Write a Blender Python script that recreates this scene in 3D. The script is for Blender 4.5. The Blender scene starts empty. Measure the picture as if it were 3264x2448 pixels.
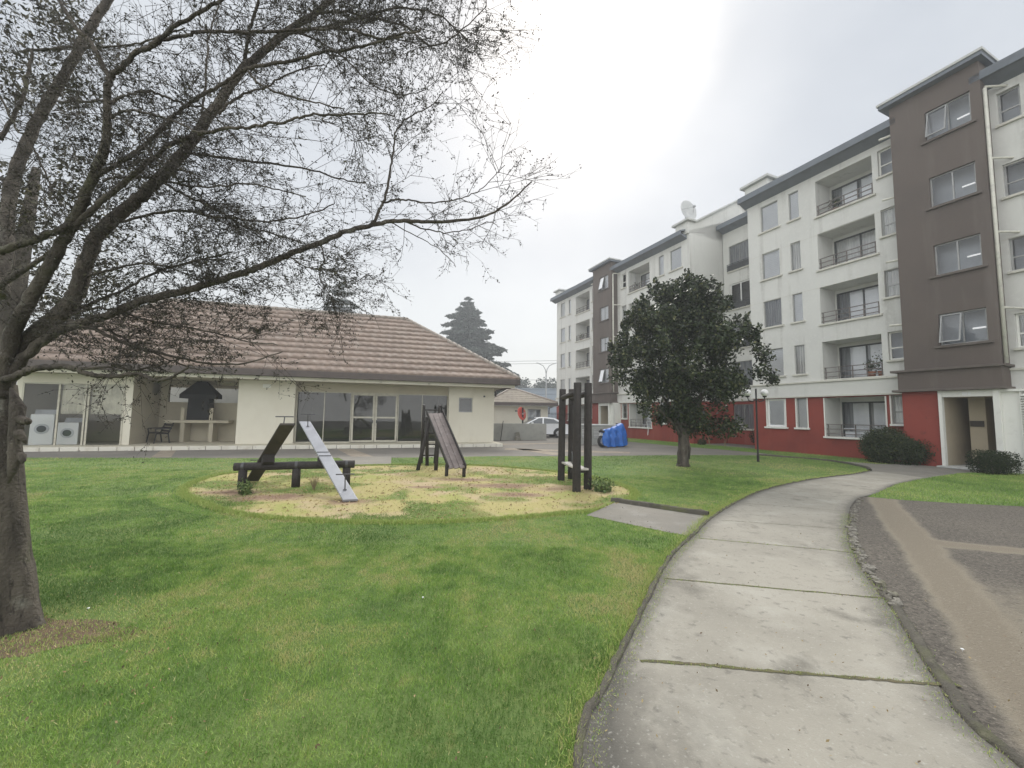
import bpy, bmesh, math, random
import numpy as np
from mathutils import Vector
R = math.radians
PI = math.pi
random.seed(7)
rng = np.random.default_rng(7)
scene = bpy.context.scene
COL = scene.collection

# ------------------------------------------------------------------ camera
F_PX, PITCH, ROLL, EYE = 1285.0, .0765, .014, 1.6
cam_d = bpy.data.cameras.new('camera')
cam_d.sensor_width = 36.0
cam_d.lens = F_PX / 3264 * 36.0
cam_d.clip_start = .05
cam_d.clip_end = 2000
cam = bpy.data.objects.new('camera', cam_d)
COL.objects.link(cam)
scene.camera = cam
FWD = Vector((0, math.cos(PITCH), math.sin(PITCH)))
UP0 = Vector((0, -math.sin(PITCH), math.cos(PITCH)))
RT0 = Vector((1, 0, 0))
RT = RT0 * math.cos(ROLL) + UP0 * math.sin(ROLL)
UPV = -RT0 * math.sin(ROLL) + UP0 * math.cos(ROLL)
m = cam.matrix_world.to_3x3()
for i in range(3):
    m[i][0], m[i][1], m[i][2] = RT[i], UPV[i], -FWD[i]
cam.matrix_world = m.to_4x4()
cam.location = (0, 0, EYE)


def ray(x, y):
    return FWD + RT * ((x - 1632) / F_PX) - UPV * ((y - 1224) / F_PX)


def G(x, y, z=0.0):            # photo pixel -> point on the ground (or at height z)
    d = ray(x, y)
    t = (z - EYE) / d.z
    return Vector((0, 0, EYE)) + d * t


def at(x, y, Y):               # photo pixel -> point at forward distance Y
    d = ray(x, y)
    return Vector((0, 0, EYE)) + d * (Y / d.y)


# ------------------------------------------------------------------ light
SUN_EL, SUN_AZ = R(44), R(6)   # azimuth from forward (+Y) towards the right (+X)
sdir = Vector((math.sin(SUN_AZ) * math.cos(SUN_EL), math.cos(SUN_AZ) * math.cos(SUN_EL), math.sin(SUN_EL)))
w = bpy.data.worlds.new('World')
scene.world = w
w.use_nodes = True
nt = w.node_tree
nt.nodes.clear()
N_ = nt.nodes.new
L_ = nt.links.new
out = N_('ShaderNodeOutputWorld')
bg = N_('ShaderNodeBackground')
bg.inputs['Strength'].default_value = 1.0
bgs = N_('ShaderNodeBackground')
bgs.inputs['Strength'].default_value = .10
sky = N_('ShaderNodeTexSky')
sky.sky_type = 'NISHITA'
sky.sun_disc = False
sky.sun_elevation = SUN_EL
sky.sun_rotation = SUN_AZ
sky.dust_density = 3.0
L_(sky.outputs[0], bgs.inputs['Color'])
tc = N_('ShaderNodeTexCoord')
mp = N_('ShaderNodeMapping')
mp.inputs['Scale'].default_value = (1.0, 1.0, 1.8)
mp.inputs['Location'].default_value = (.35, .1, .2)
L_(tc.outputs['Generated'], mp.inputs['Vector'])
no = N_('ShaderNodeTexNoise')
no.inputs['Scale'].default_value = 1.5
no.inputs['Detail'].default_value = 5
no.inputs['Roughness'].default_value = .52
L_(mp.outputs[0], no.inputs['Vector'])
cr = N_('ShaderNodeValToRGB')
cr.color_ramp.elements[0].position = .36
cr.color_ramp.elements[0].color = (.258, .277, .303, 1)
cr.color_ramp.elements[1].position = .66
cr.color_ramp.elements[1].color = (.36, .375, .39, 1)
L_(no.outputs['Fac'], cr.inputs[0])
# the sun behind the cloud: brighter cloud round its direction
dp = N_('ShaderNodeVectorMath')
dp.operation = 'DOT_PRODUCT'
gd = Vector((.15, .68, .72)).normalized()
dp.inputs[1].default_value = gd
L_(tc.outputs['Generated'], dp.inputs[0])
mr = N_('ShaderNodeMapRange')
mr.inputs['From Min'].default_value = .965
mr.interpolation_type = 'SMOOTHSTEP'
mr.inputs['From Max'].default_value = 1.0
L_(dp.outputs['Value'], mr.inputs['Value'])
n2 = N_('ShaderNodeTexNoise')
n2.inputs['Scale'].default_value = 4.0
n2.inputs['Detail'].default_value = 4
L_(mp.outputs[0], n2.inputs['Vector'])
mr2 = N_('ShaderNodeMapRange')
mr2.inputs['From Min'].default_value = .38
mr2.inputs['From Max'].default_value = .62
mr2.inputs['To Min'].default_value = .05
L_(n2.outputs['Fac'], mr2.inputs['Value'])
mu = N_('ShaderNodeMath')
mu.operation = 'MULTIPLY'
L_(mr.outputs[0], mu.inputs[0])
L_(mr2.outputs[0], mu.inputs[1])
mx = N_('ShaderNodeMixRGB')
mx.inputs['Color2'].default_value = (.60, .59, .565, 1)
L_(mu.outputs[0], mx.inputs['Fac'])
L_(cr.outputs[0], mx.inputs['Color1'])
# paler towards the horizon
sx = N_('ShaderNodeSeparateXYZ')
L_(tc.outputs['Generated'], sx.inputs[0])
mr3 = N_('ShaderNodeMapRange')
mr3.inputs['From Min'].default_value = .42
mr3.inputs['From Max'].default_value = .05
mr3.inputs['To Max'].default_value = .85
L_(sx.outputs['Z'], mr3.inputs['Value'])
mx2 = N_('ShaderNodeMixRGB')
mx2.inputs['Color2'].default_value = (.435, .44, .425, 1)
L_(mr3.outputs[0], mx2.inputs['Fac'])
L_(mx.outputs[0], mx2.inputs['Color1'])
# unseen half of the sky behind the camera, brightened to fill the shaded fronts
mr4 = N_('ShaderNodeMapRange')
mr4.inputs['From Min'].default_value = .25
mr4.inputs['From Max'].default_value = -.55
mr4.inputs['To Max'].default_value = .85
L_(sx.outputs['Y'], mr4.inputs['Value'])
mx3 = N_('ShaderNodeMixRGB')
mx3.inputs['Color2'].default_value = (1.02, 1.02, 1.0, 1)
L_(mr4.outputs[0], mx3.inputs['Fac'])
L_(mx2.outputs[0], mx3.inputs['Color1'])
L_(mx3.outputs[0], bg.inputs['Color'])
ms = N_('ShaderNodeMixShader')
ms.inputs[0].default_value = .92
L_(bgs.outputs[0], ms.inputs[1])
L_(bg.outputs[0], ms.inputs[2])
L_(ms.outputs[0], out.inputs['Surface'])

sd = bpy.data.lights.new('sun', 'SUN')
sd.energy = 1.5
sd.angle = R(20)
sd.color = (1, .96, .9)
so = bpy.data.objects.new('sun', sd)
COL.objects.link(so)
so.rotation_euler = (-sdir).to_track_quat('-Z', 'Y').to_euler()

scene.view_settings.view_transform = 'Standard'
scene.view_settings.look = 'None'
scene.view_settings.exposure = 1.08
scene.view_settings.gamma = 1
scene.view_settings.use_curve_mapping = False
scene.render.engine = 'CYCLES'
scene.cycles.max_bounces = 6
scene.cycles.transparent_max_bounces = 12
scene.cycles.use_denoising = True


# ------------------------------------------------------------------ helpers
def tag(o, label=None, cat=None, group=None, kind=None):
    if label: o['label'] = label
    if cat: o['category'] = cat
    if group: o['group'] = group
    if kind: o['kind'] = kind
    return o


def empty(name, loc, rz=0.0, label=None, cat=None, group=None):
    o = bpy.data.objects.new(name, None)
    o.empty_display_size = .3
    COL.objects.link(o)
    o.location = loc
    o.rotation_euler = (0, 0, rz)
    return tag(o, label, cat, group)


def copy_tree(o, parent=None):
    c = o.copy()
    COL.objects.link(c)
    if parent is not None: c.parent = parent
    for ch in list(o.children): copy_tree(ch, c)
    return c


class MB:
    def __init__(s):
        s.v, s.f = [], []

    def add(s, vs, fs):
        n = len(s.v)
        s.v += [tuple(p) for p in vs]
        s.f += [tuple(i + n for i in f) for f in fs]
        return s

    def box(s, x0, x1, y0, y1, z0, z1):
        return s.add([(x0, y0, z0), (x1, y0, z0), (x1, y1, z0), (x0, y1, z0), (x0, y0, z1), (x1, y0, z1), (x1, y1, z1), (x0, y1, z1)],
                     [(0, 3, 2, 1), (4, 5, 6, 7), (0, 1, 5, 4), (1, 2, 6, 5), (2, 3, 7, 6), (3, 0, 4, 7)])

    def quad(s, *p):
        return s.add(p, [tuple(range(len(p)))])

    def hexa(s, b, t):         # two matching rings -> closed solid
        n = len(b)
        return s.add(list(b) + list(t), [tuple(reversed(range(n))), tuple(range(n, 2 * n))] + [(i, (i + 1) % n, n + (i + 1) % n, n + i) for i in range(n)])

    def bar(s, a, b, w, h=None, up=(0, 0, 1)):
        a, b = Vector(a), Vector(b)
        h = w if h is None else h
        d = (b - a).normalized()
        u = Vector(up)
        if abs(d.dot(u)) > .98: u = Vector((0, 1, 0))
        x = d.cross(u).normalized() * (w / 2)
        y = x.cross(d).normalized() * (h / 2)
        return s.hexa([a - x - y, a + x - y, a + x + y, a - x + y], [b - x - y, b + x - y, b + x + y, b - x + y])

    def tube(s, pts, r, n=8, cap=True):
        pts = [Vector(p) for p in pts]
        rs = r if isinstance(r, (list, tuple)) else [r] * len(pts)
        vs, fs = [], []
        ref = None
        for i, p in enumerate(pts):
            d = (pts[min(i + 1, len(pts) - 1)] - pts[max(i - 1, 0)])
            d = d.normalized() if d.length > 1e-9 else Vector((0, 0, 1))
            if ref is None:
                ref = d.cross(Vector((0, 0, 1)) if abs(d.z) < .9 else Vector((1, 0, 0))).normalized()
            else:
                ref = (ref - d * ref.dot(d)).normalized()
            q = d.cross(ref)
            for k in range(n):
                a = 2 * PI * k / n
                vs.append(p + (ref * math.cos(a) + q * math.sin(a)) * rs[i])
        for i in range(len(pts) - 1):
            for k in range(n):
                fs.append((i * n + k, i * n + (k + 1) % n, (i + 1) * n + (k + 1) % n, (i + 1) * n + k))
        if cap:
            fs.append(tuple(reversed(range(n))))
            fs.append(tuple(range((len(pts) - 1) * n, len(pts) * n)))
        return s.add(vs, fs)

    def lathe(s, prof, c=(0, 0, 0), n=16):
        c = Vector(c)
        vs, fs = [], []
        for (r, z) in prof:
            for k in range(n):
                a = 2 * PI * k / n
                vs.append((c.x + r * math.cos(a), c.y + r * math.sin(a), c.z + z))
        for i in range(len(prof) - 1):
            for k in range(n):
                fs.append((i * n + k, i * n + (k + 1) % n, (i + 1) * n + (k + 1) % n, (i + 1) * n + k))
        return s.add(vs, fs)

    def build(s, name, mat, parent=None, smooth=False, bevel=0):
        me = bpy.data.meshes.new(name)
        me.from_pydata(s.v, [], s.f)
        me.materials.append(mat)
        if smooth:
            me.polygons.foreach_set('use_smooth', [True] * len(me.polygons))
        me.update()
        o = bpy.data.objects.new(name, me)
        COL.objects.link(o)
        if parent is not None: o.parent = parent
        if bevel:
            b = o.modifiers.new('bevel', 'BEVEL')
            b.width = bevel
            b.segments = 2
            b.limit_method = 'ANGLE'
        return o


def np_mesh(name, V, Fc, mat, parent=None, attr=None, smooth=False):
    me = bpy.data.meshes.new(name)
    V = np.asarray(V, dtype=np.float32)
    Fc = np.asarray(Fc, dtype=np.int32)
    k = Fc.shape[1]
    me.vertices.add(len(V))
    me.vertices.foreach_set('co', V.ravel())
    me.loops.add(Fc.size)
    me.loops.foreach_set('vertex_index', Fc.ravel())
    me.polygons.add(len(Fc))
    me.polygons.foreach_set('loop_start', np.arange(0, Fc.size, k, dtype=np.int32))
    me.polygons.foreach_set('loop_total', np.full(len(Fc), k, dtype=np.int32))
    if smooth:
        me.polygons.foreach_set('use_smooth', np.ones(len(Fc), dtype=bool))
    if attr:
        for nm, arr in attr.items():
            a = me.attributes.new(nm, 'FLOAT', 'POINT')
            a.data.foreach_set('value', np.asarray(arr, dtype=np.float32))
    me.materials.append(mat)
    me.update(calc_edges=True)
    o = bpy.data.objects.new(name, me)
    COL.objects.link(o)
    if parent is not None: o.parent = parent
    return o


def mat(name, base, layers=(), rough=.8, metal=0.0, spec=.5, bump=0.0, bscale=60.0, bdet=6, attr=None, coat=0.0, coord='Object', sub=None):
    """base colour, then noise layers (colour, scale, lo, hi[, stretch]) mixed over it; attr = (attribute, colours) ramp."""
    mm = bpy.data.materials.new(name)
    mm.use_nodes = True
    t = mm.node_tree
    p = t.nodes['Principled BSDF']
    p.inputs['Roughness'].default_value = rough
    p.inputs['Metallic'].default_value = metal
    p.inputs['Specular IOR Level'].default_value = spec
    if coat: p.inputs['Coat Weight'].default_value = coat
    tc_ = t.nodes.new('ShaderNodeTexCoord')
    cur = None
    if attr:
        an = t.nodes.new('ShaderNodeAttribute')
        an.attribute_name = attr[0]
        rp = t.nodes.new('ShaderNodeValToRGB')
        cs = attr[1]
        while len(rp.color_ramp.elements) < len(cs): rp.color_ramp.elements.new(.5)
        for i, c in enumerate(cs):
            rp.color_ramp.elements[i].position = i / (len(cs) - 1)
            rp.color_ramp.elements[i].color = (*c, 1)
        t.links.new(an.outputs['Fac'], rp.inputs[0])
        cur = rp.outputs[0]
    for i, ly in enumerate(layers):
        c, sc, lo, hi = ly[:4]
        nz = t.nodes.new('ShaderNodeTexNoise')
        nz.inputs['Scale'].default_value = sc
        nz.inputs['Detail'].default_value = 6
        nz.inputs['Roughness'].default_value = .6
        mpn = t.nodes.new('ShaderNodeMapping')
        mpn.inputs['Location'].default_value = (3.1 * i, 1.7 * i, 5.3 * i)
        if len(ly) > 4: mpn.inputs['Scale'].default_value = ly[4]
        t.links.new(tc_.outputs[coord], mpn.inputs[0])
        t.links.new(mpn.outputs[0], nz.inputs['Vector'])
        r_ = t.nodes.new('ShaderNodeMapRange')
        r_.inputs['From Min'].default_value = lo
        r_.inputs['From Max'].default_value = hi
        t.links.new(nz.outputs['Fac'], r_.inputs['Value'])
        x_ = t.nodes.new('ShaderNodeMixRGB')
        fac = r_.outputs[0]
        if len(ly) > 5:        # layer also limited by a mesh attribute
            an = t.nodes.new('ShaderNodeAttribute')
            an.attribute_name = ly[5]
            m_ = t.nodes.new('ShaderNodeMath')
            m_.operation = 'ADD'
            m_.use_clamp = True
            m2 = t.nodes.new('ShaderNodeMath')
            m2.operation = 'MULTIPLY'
            m2.use_clamp = True
            t.links.new(fac, m_.inputs[0])
            t.links.new(an.outputs['Fac'], m_.inputs[1])
            t.links.new(m_.outputs[0], m2.inputs[0])
            t.links.new(an.outputs['Fac'], m2.inputs[1])
            fac = m2.outputs[0]
        t.links.new(fac, x_.inputs['Fac'])
        if cur is None: x_.inputs['Color1'].default_value = (*base, 1)
        else: t.links.new(cur, x_.inputs['Color1'])
        x_.inputs['Color2'].default_value = (*c, 1)
        cur = x_.outputs[0]
    if cur is None: p.inputs['Base Color'].default_value = (*base, 1)
    else: t.links.new(cur, p.inputs['Base Color'])
    if bump:
        nz = t.nodes.new('ShaderNodeTexNoise')
        nz.inputs['Scale'].default_value = bscale
        nz.inputs['Detail'].default_value = bdet
        t.links.new(tc_.outputs[coord], nz.inputs['Vector'])
        b = t.nodes.new('ShaderNodeBump')
        b.inputs['Strength'].default_value = bump
        b.inputs['Distance'].default_value = .02
        t.links.new(nz.outputs['Fac'], b.inputs['Height'])
        t.links.new(b.outputs[0], p.inputs['Normal'])
    if sub:
        p.inputs['Transmission Weight'].default_value = sub
    return mm


def glass(name, tint, gloss=1.0, rough=.02):
    mm = bpy.data.materials.new(name)
    mm.use_nodes = True
    t = mm.node_tree
    t.nodes.remove(t.nodes['Principled BSDF'])
    o = t.nodes['Material Output']
    tr = t.nodes.new('ShaderNodeBsdfTransparent')
    tr.inputs[0].default_value = (*tint, 1)
    gl = t.nodes.new('ShaderNodeBsdfGlossy')
    gl.inputs['Roughness'].default_value = rough
    lw = t.nodes.new('ShaderNodeFresnel')
    lw.inputs['IOR'].default_value = 1.6
    ma = t.nodes.new('ShaderNodeMath')
    ma.operation = 'MULTIPLY'
    ma.use_clamp = True
    ma.inputs[1].default_value = 1.6 * gloss
    t.links.new(lw.outputs[0], ma.inputs[0])
    mxs = t.nodes.new('ShaderNodeMixShader')
    t.links.new(ma.outputs[0], mxs.inputs[0])
    t.links.new(tr.outputs[0], mxs.inputs[1])
    t.links.new(gl.outputs[0], mxs.inputs[2])
    t.links.new(mxs.outputs[0], o.inputs['Surface'])
    return mm


M = {}
M['stucco'] = mat('cream_stucco', (.63, .63, .60), [((.56, .56, .535), .5, .45, .75), ((.40, .395, .365), 2.4, .54, .80, (1, 1, .07)), ((.66, .66, .63), 8, .5, .8)], .9, bump=.35, bscale=45)
M['stucco_in'] = mat('pale_stucco', (.63, .63, .60), [((.54, .54, .5), .8, .45, .75)], .9, bump=.3, bscale=45)
M['brown'] = mat('brown_stucco', (.122, .100, .087), [((.108, .090, .080), .6, .45, .7), ((.165, .142, .128), 1.3, .55, .82, (1, 1, .1))], .9, bump=.4, bscale=45)
M['brown_dark'] = mat('dark_brown_stucco', (.10, .085, .075), [((.08, .07, .063), 2, .45, .7)], .9, bump=.4, bscale=45)
M['red'] = mat('red_stucco', (.27, .055, .040), [((.21, .043, .033), .8, .42, .68), ((.31, .10, .078), 1.6, .56, .82, (1, 1, .15)), ((.15, .04, .032), 3.0, .62, .8)], .88, bump=.35, bscale=45)
M['sill'] = mat('cream_concrete', (.58, .57, .51), [((.42, .41, .37), 4, .5, .8)], .85, bump=.2)
M['sill_white'] = mat('white_trim_paint', (.74, .74, .70), [((.62, .62, .58), 5, .55, .8)], .7)
M['sill_brown'] = mat('brown_concrete', (.13, .11, .097), [((.09, .08, .07), 4, .5, .8)], .85)
M['roofm'] = mat('grey_metal_roof', (.16, .18, .20), [((.12, .135, .15), 1.5, .45, .7)], .5, .3)
M['soffit'] = mat('slate_soffit', (.15, .168, .195), [((.12, .135, .155), 2, .45, .7)], .7)
M['coping'] = mat('pale_coping', (.50, .51, .49), [((.36, .37, .36), 3, .5, .75)], .8)
M['alu'] = mat('aluminium_frame', (.34, .345, .34), [((.27, .27, .27), 6, .45, .7)], .45, .4)
M['frame_dark'] = mat('dark_frame', (.07, .075, .08), rough=.5)
M['pvc'] = mat('white_pvc', (.80, .80, .79), rough=.45)
M['pipe'] = mat('cream_pipe', (.62, .61, .54), [((.45, .44, .40), 5, .5, .75)], .6)
M['rail'] = mat('brown_grey_railing', (.17, .15, .14), [((.11, .10, .09), 8, .45, .7)], .6)
M['blind'] = mat('white_blind', (.90, .91, .93), [((.84, .85, .88), 3, .4, .7)], .8)
M['curtain'] = mat('pale_curtain', (.72, .72, .70), [((.55, .55, .55), 6, .42, .6, (4, 4, .15))], .9)
M['curtain_g'] = mat('grey_curtain', (.34, .35, .37), [((.22, .23, .25), 6, .42, .6, (4, 4, .15))], .9)
M['roomdark'] = mat('dim_interior', (.085, .09, .10), [((.05, .05, .055), 1.5, .4, .7)], .9)
M['roomgrey'] = mat('grey_interior', (.52, .55, .60), [((.42, .45, .50), 1.5, .4, .7)], .9)
M['glass'] = glass('window_glass', (.95, .96, .97), 1.1)
M['glass_clear'] = glass('clear_glass', (.95, .96, .96), .45)
M['glass_dark'] = glass('tinted_glass', (.42, .45, .46))
M['tubelight'] = mat('white_tube_lamp', (.9, .9, .9), rough=.4)
M['tubelight'].node_tree.nodes['Principled BSDF'].inputs['Emission Color'].default_value = (1, 1, 1, 1)
M['tubelight'].node_tree.nodes['Principled BSDF'].inputs['Emission Strength'].default_value = .3
M['beigewall'] = mat('beige_wall', (.46, .40, .30), [((.40, .34, .26), 1.2, .45, .7)], .9)
M['door_dark'] = mat('dark_door', (.05, .042, .035), rough=.6)
M['white'] = mat('white_plastic', (.78, .79, .80), rough=.4)
M['silver'] = mat('silver_grey_plastic', (.55, .57, .60), [((.42, .44, .47), 4, .45, .7)], .4)
M['terracotta'] = mat('terracotta', (.28, .12, .07), rough=.8)
# clubhouse
M['cwall'] = mat('cream_painted_wall', (.66, .63, .54), [((.60, .565, .475), .7, .45, .75), ((.50, .45, .36), 1.3, .62, .85, (1, 1, .2))], .85, bump=.25, bscale=50)
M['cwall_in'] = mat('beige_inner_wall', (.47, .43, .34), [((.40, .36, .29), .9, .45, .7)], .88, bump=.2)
M['tile'] = mat('brown_roof_tile', (.262, .198, .160), [((.19, .145, .118), 1.3, .42, .7), ((.335, .285, .245), 2.6, .52, .78, (1, 1, .35)), ((.12, .095, .085), 11, .55, .75), ((.20, .145, .125), 5, .55, .7)], .75, bump=.3, bscale=90)
M['fascia'] = mat('brown_fascia', (.085, .066, .060), [((.06, .048, .044), 3, .45, .7)], .55)
M['tile_hazed'] = mat('hazed_roof_tile', (.37, .325, .27), [((.30, .26, .22), 2, .45, .7)], .8, bump=.3)  # tile colour lightened to carry the haze over the gatehouse roof
M['capt'] = mat('pale_brown_ridge', (.30, .26, .225), [((.23, .20, .175), 3, .45, .7)], .7)
M['platform'] = mat('whitewashed_block', (.66, .64, .57), [((.54, .50, .42), 2.5, .5, .75), ((.16, .13, .11), 5, .64, .72)], .85, bump=.3, bscale=30)
M['platform_top'] = mat('pale_tile_floor', (.48, .45, .36), [((.38, .35, .28), 2, .45, .7)], .7)
M['soot'] = mat('black_soot_metal', (.008, .008, .009), rough=.7)
M['iron'] = mat('black_iron', (.02, .02, .02), rough=.6)
M['frame_cream'] = mat('cream_metal_frame', (.50, .48, .40), [((.38, .36, .30), 5, .45, .7)], .6)
M['shade'] = mat('canvas_shade', (.60, .57, .47), [((.38, .36, .30), 2, .45, .7)], .9)
M['teal'] = mat('teal_panel', (.22, .52, .46), rough=.6)
# play equipment
M['logdark'] = mat('dark_creosote_log', (.026, .022, .021), [((.045, .038, .034), 6, .45, .7, (1, 1, .15)), ((.014, .012, .011), 20, .5, .7)], .75, bump=.5, bscale=40)
M['plank'] = mat('painted_grey_plank', (.33, .34, .37), [((.25, .255, .28), 3, .42, .7, (1, .3, 1)), ((.45, .46, .48), 8, .62, .8)], .42, bump=.12)
M['plank_dark'] = mat('dark_shaded_plank', (.060, .050, .040), [((.035, .03, .025), 4, .42, .7), ((.085, .08, .045), 3, .58, .75)], .7, bump=.25)  # dark wood, with the shade of the plank's underside put into the colour
M['plank_worn'] = mat('weathered_slide_wood', (.20, .165, .155), [((.13, .105, .10), 4, .42, .7), ((.32, .29, .28), 9, .58, .8)], .5, bump=.25, bscale=50)
M['steel'] = mat('dull_steel', (.10, .10, .105), rough=.45, metal=.7)
M['seatwood'] = mat('pale_seat_board', (.50, .48, .44), [((.36, .34, .31), 6, .45, .7)], .6)
# ground
M['ground'] = mat('earth', (.16, .15, .13), [((.12, .115, .10), .4, .4, .7)], .95)
M['asphalt'] = mat('worn_asphalt', (.190, .174, .152), [((.145, .133, .118), .6, .4, .7), ((.26, .24, .205), .25, .52, .72), ((.17, .165, .16), 30, .5, .8)], .9, bump=.4, bscale=120)
M['lawn'] = mat('lawn_soil', (.11, .175, .042), [((.16, .21, .06), .55, .42, .7), ((.075, .135, .03), 1.6, .5, .72), ((.20, .22, .07), 4, .6, .8)], .95, bump=.8, bscale=55)
M['play'] = mat('dry_play_ground', (.35, .31, .125), [((.42, .315, .20), .45, .46, .56), ((.30, .31, .085), 1.1, .50, .60), ((.46, .37, .235), 2.2, .55, .66), ((.24, .14, .095), .8, .62, .70), ((.16, .11, .07), 16, .60, .74), ((.43, .37, .20), 30, .5, .8)], .95, bump=.7, bscale=70)
M['concrete'] = mat('path_concrete', (.32, .302, .258), [((.25, .235, .20), .9, .42, .68), ((.37, .355, .31), 2.2, .5, .75), ((.17, .16, .135), 1.7, .58, .72), ((.16, .15, .13), 14, .58, .74), ((.095, .09, .078), 9, .34, .66, (1, 1, 1), 'dirt'), ((.42, .41, .37), 45, .58, .8)], .9, bump=.45, bscale=110)
M['concrete2'] = mat('far_path_concrete', (.225, .21, .18), [((.17, .16, .145), .7, .42, .7), ((.26, .25, .225), 3, .5, .75), ((.12, .11, .1), 16, .6, .8)], .9, bump=.4, bscale=110)
M['kerb'] = mat('mossy_kerb', (.10, .092, .075), [((.065, .06, .048), 3, .4, .65), ((.17, .155, .125), 9, .55, .75), ((.10, .11, .04), 1.5, .52, .7)], .95, bump=.7, bscale=60)
M['moss'] = mat('moss_joint', (.10, .105, .04), [((.13, .105, .065), 3, .4, .65), ((.07, .065, .05), 12, .5, .7)], .95, bump=.6, bscale=80)
M['gravel'] = mat('dark_gravel_paving', (.115, .103, .092), [((.145, .125, .108), .8, .4, .7), ((.075, .068, .062), 40, .45, .65), ((.22, .20, .185), 90, .62, .75)], .95, bump=.8, bscale=130)
M['bandc'] = mat('pale_paver_band', (.30, .255, .20), [((.23, .19, .145), 1.5, .42, .68), ((.37, .32, .26), 5, .5, .75), ((.15, .125, .10), 24, .58, .75)], .92, bump=.5, bscale=90)
M['stone'] = mat('pale_rubble', (.24, .225, .195), [((.12, .112, .095), 10, .40, .6), ((.12, .115, .06), 5, .54, .7), ((.36, .35, .32), 22, .6, .72)], .95, bump=.6, bscale=60)
# vegetation
M['bark'] = mat('grey_brown_bark', (.105, .090, .073), [((.050, .042, .034), 6, .42, .6, (1, 1, .3)), ((.20, .195, .165), 5, .58, .74), ((.085, .09, .045), 2.4, .58, .78), ((.028, .023, .019), 26, .55, .68, (1, 1, .25)), ((.24, .235, .21), 38, .66, .74)], .9, bump=1.0, bscale=55)
M['twig'] = mat('dark_twig', (.055, .047, .040), rough=.85)
M['bud'] = mat('brown_bud', (.05, .045, .035), attr=('var', [(.018, .017, .014), (.040, .037, .027), (.085, .085, .042)]), rough=.8)
M['ever'] = mat('dark_glossy_leaf', (.03, .05, .02), attr=('var', [(.006, .010, .005), (.017, .031, .010), (.040, .058, .019), (.13, .135, .055)]), rough=.45, spec=.35)
M['bush'] = mat('hedge_leaf', (.03, .05, .02), attr=('var', [(.010, .018, .008), (.024, .040, .014), (.05, .066, .022), (.13, .13, .045)]), rough=.6, spec=.25)
M['conif'] = mat('conifer_needles', (.02, .035, .025), attr=('var', [(.010, .020, .016), (.020, .036, .026), (.036, .055, .036)]), rough=.75)
M['leafy'] = mat('brown_green_leaf', (.05, .05, .025), attr=('var', [(.020, .020, .011), (.05, .048, .024), (.10, .085, .035)]), rough=.6)
M['fartree'] = mat('far_foliage', (.03, .05, .03), attr=('var', [(.02, .035, .025), (.04, .06, .035)]), rough=.8)
M['grass'] = mat('grass_blade', (.1, .2, .03), attr=('var', [(.085, .172, .026), (.155, .285, .044), (.25, .38, .075), (.37, .42, .125), (.48, .42, .20)]), rough=.6)
M['weedleaf'] = mat('weed_leaf', (.1, .15, .05), attr=('var', [(.05, .085, .025), (.10, .16, .045), (.20, .25, .08)]), rough=.7)
M['dryplant'] = mat('dry_stem', (.24, .19, .11), rough=.9)
# misc
M['carpaint'] = mat('white_car_paint', (.80, .82, .85), rough=.3, coat=.6)
M['carglass'] = mat('car_glass', (.06, .07, .08), rough=.05, spec=.8)
M['tyre'] = mat('black_rubber', (.02, .02, .021), rough=.8)
M['rim'] = mat('alloy_rim', (.55, .56, .58), rough=.3, metal=.7)
M['lampred'] = mat('red_lamp_glass', (.35, .02, .02), rough=.2)
M['tarp'] = mat('blue_tarpaulin', (.010, .115, .46), [((.03, .21, .66), 3, .52, .75)], .34, bump=.9, bscale=13)
M['reddish'] = mat('red_dish_paint', (.62, .10, .075), [((.52, .08, .06), 3, .45, .7)], .5)
M['dishgrey'] = mat('grey_dish', (.52, .53, .53), [((.42, .43, .44), 3, .45, .7)], .5)
M['greyconc'] = mat('grey_concrete', (.36, .36, .33), [((.29, .29, .27), 1.6, .45, .7), ((.22, .22, .2), 5, .6, .8)], .9, bump=.3)
M['globe'] = mat('white_globe', (.82, .82, .82), rough=.3)
M['farwall'] = mat('far_hazed_wall', (.25, .30, .36), rough=.8)  # bluish cast of the distant haze mixed into the wall's base colour
M['wire'] = mat('cable_black', (.03, .03, .03), rough=.7)
M['galv'] = mat('galvanised_steel', (.36, .37, .38), rough=.5, metal=.4)


def in_poly(P, poly):
    x, y = P[:, 0], P[:, 1]
    c = np.zeros(len(P), bool)
    n = len(poly)
    for i in range(n):
        x0, y0 = poly[i]
        x1, y1 = poly[(i + 1) % n]
        if y0 == y1: continue
        cond = ((y0 > y) != (y1 > y)) & (x < (x1 - x0) * (y - y0) / (y1 - y0) + x0)
        c ^= cond
    return c


def smooth_line(pts, per=6, closed=False):
    n = len(pts)
    o = []
    for i in range(n if closed else n - 1):
        p0 = pts[(i - 1) % n] if closed else pts[max(i - 1, 0)]
        p1, p2 = pts[i], pts[(i + 1) % n]
        p3 = pts[(i + 2) % n] if closed else pts[min(i + 2, n - 1)]
        for k in range(per):
            t = k / per
            o.append(tuple(.5 * (2 * b + (c - a) * t + (2 * a - 5 * b + 4 * c - d) * t * t + (3 * b - a - 3 * c + d) * t ** 3) for a, b, c, d in zip(p0, p1, p2, p3)))
    if not closed: o.append(tuple(pts[-1]))
    return o


def resample(pts, n):
    P = np.array(pts, float)
    d = np.r_[0, np.cumsum(np.linalg.norm(np.diff(P, axis=0), axis=1))]
    t = np.linspace(0, d[-1], n)
    return np.c_[np.interp(t, d, P[:, 0]), np.interp(t, d, P[:, 1])]


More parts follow.
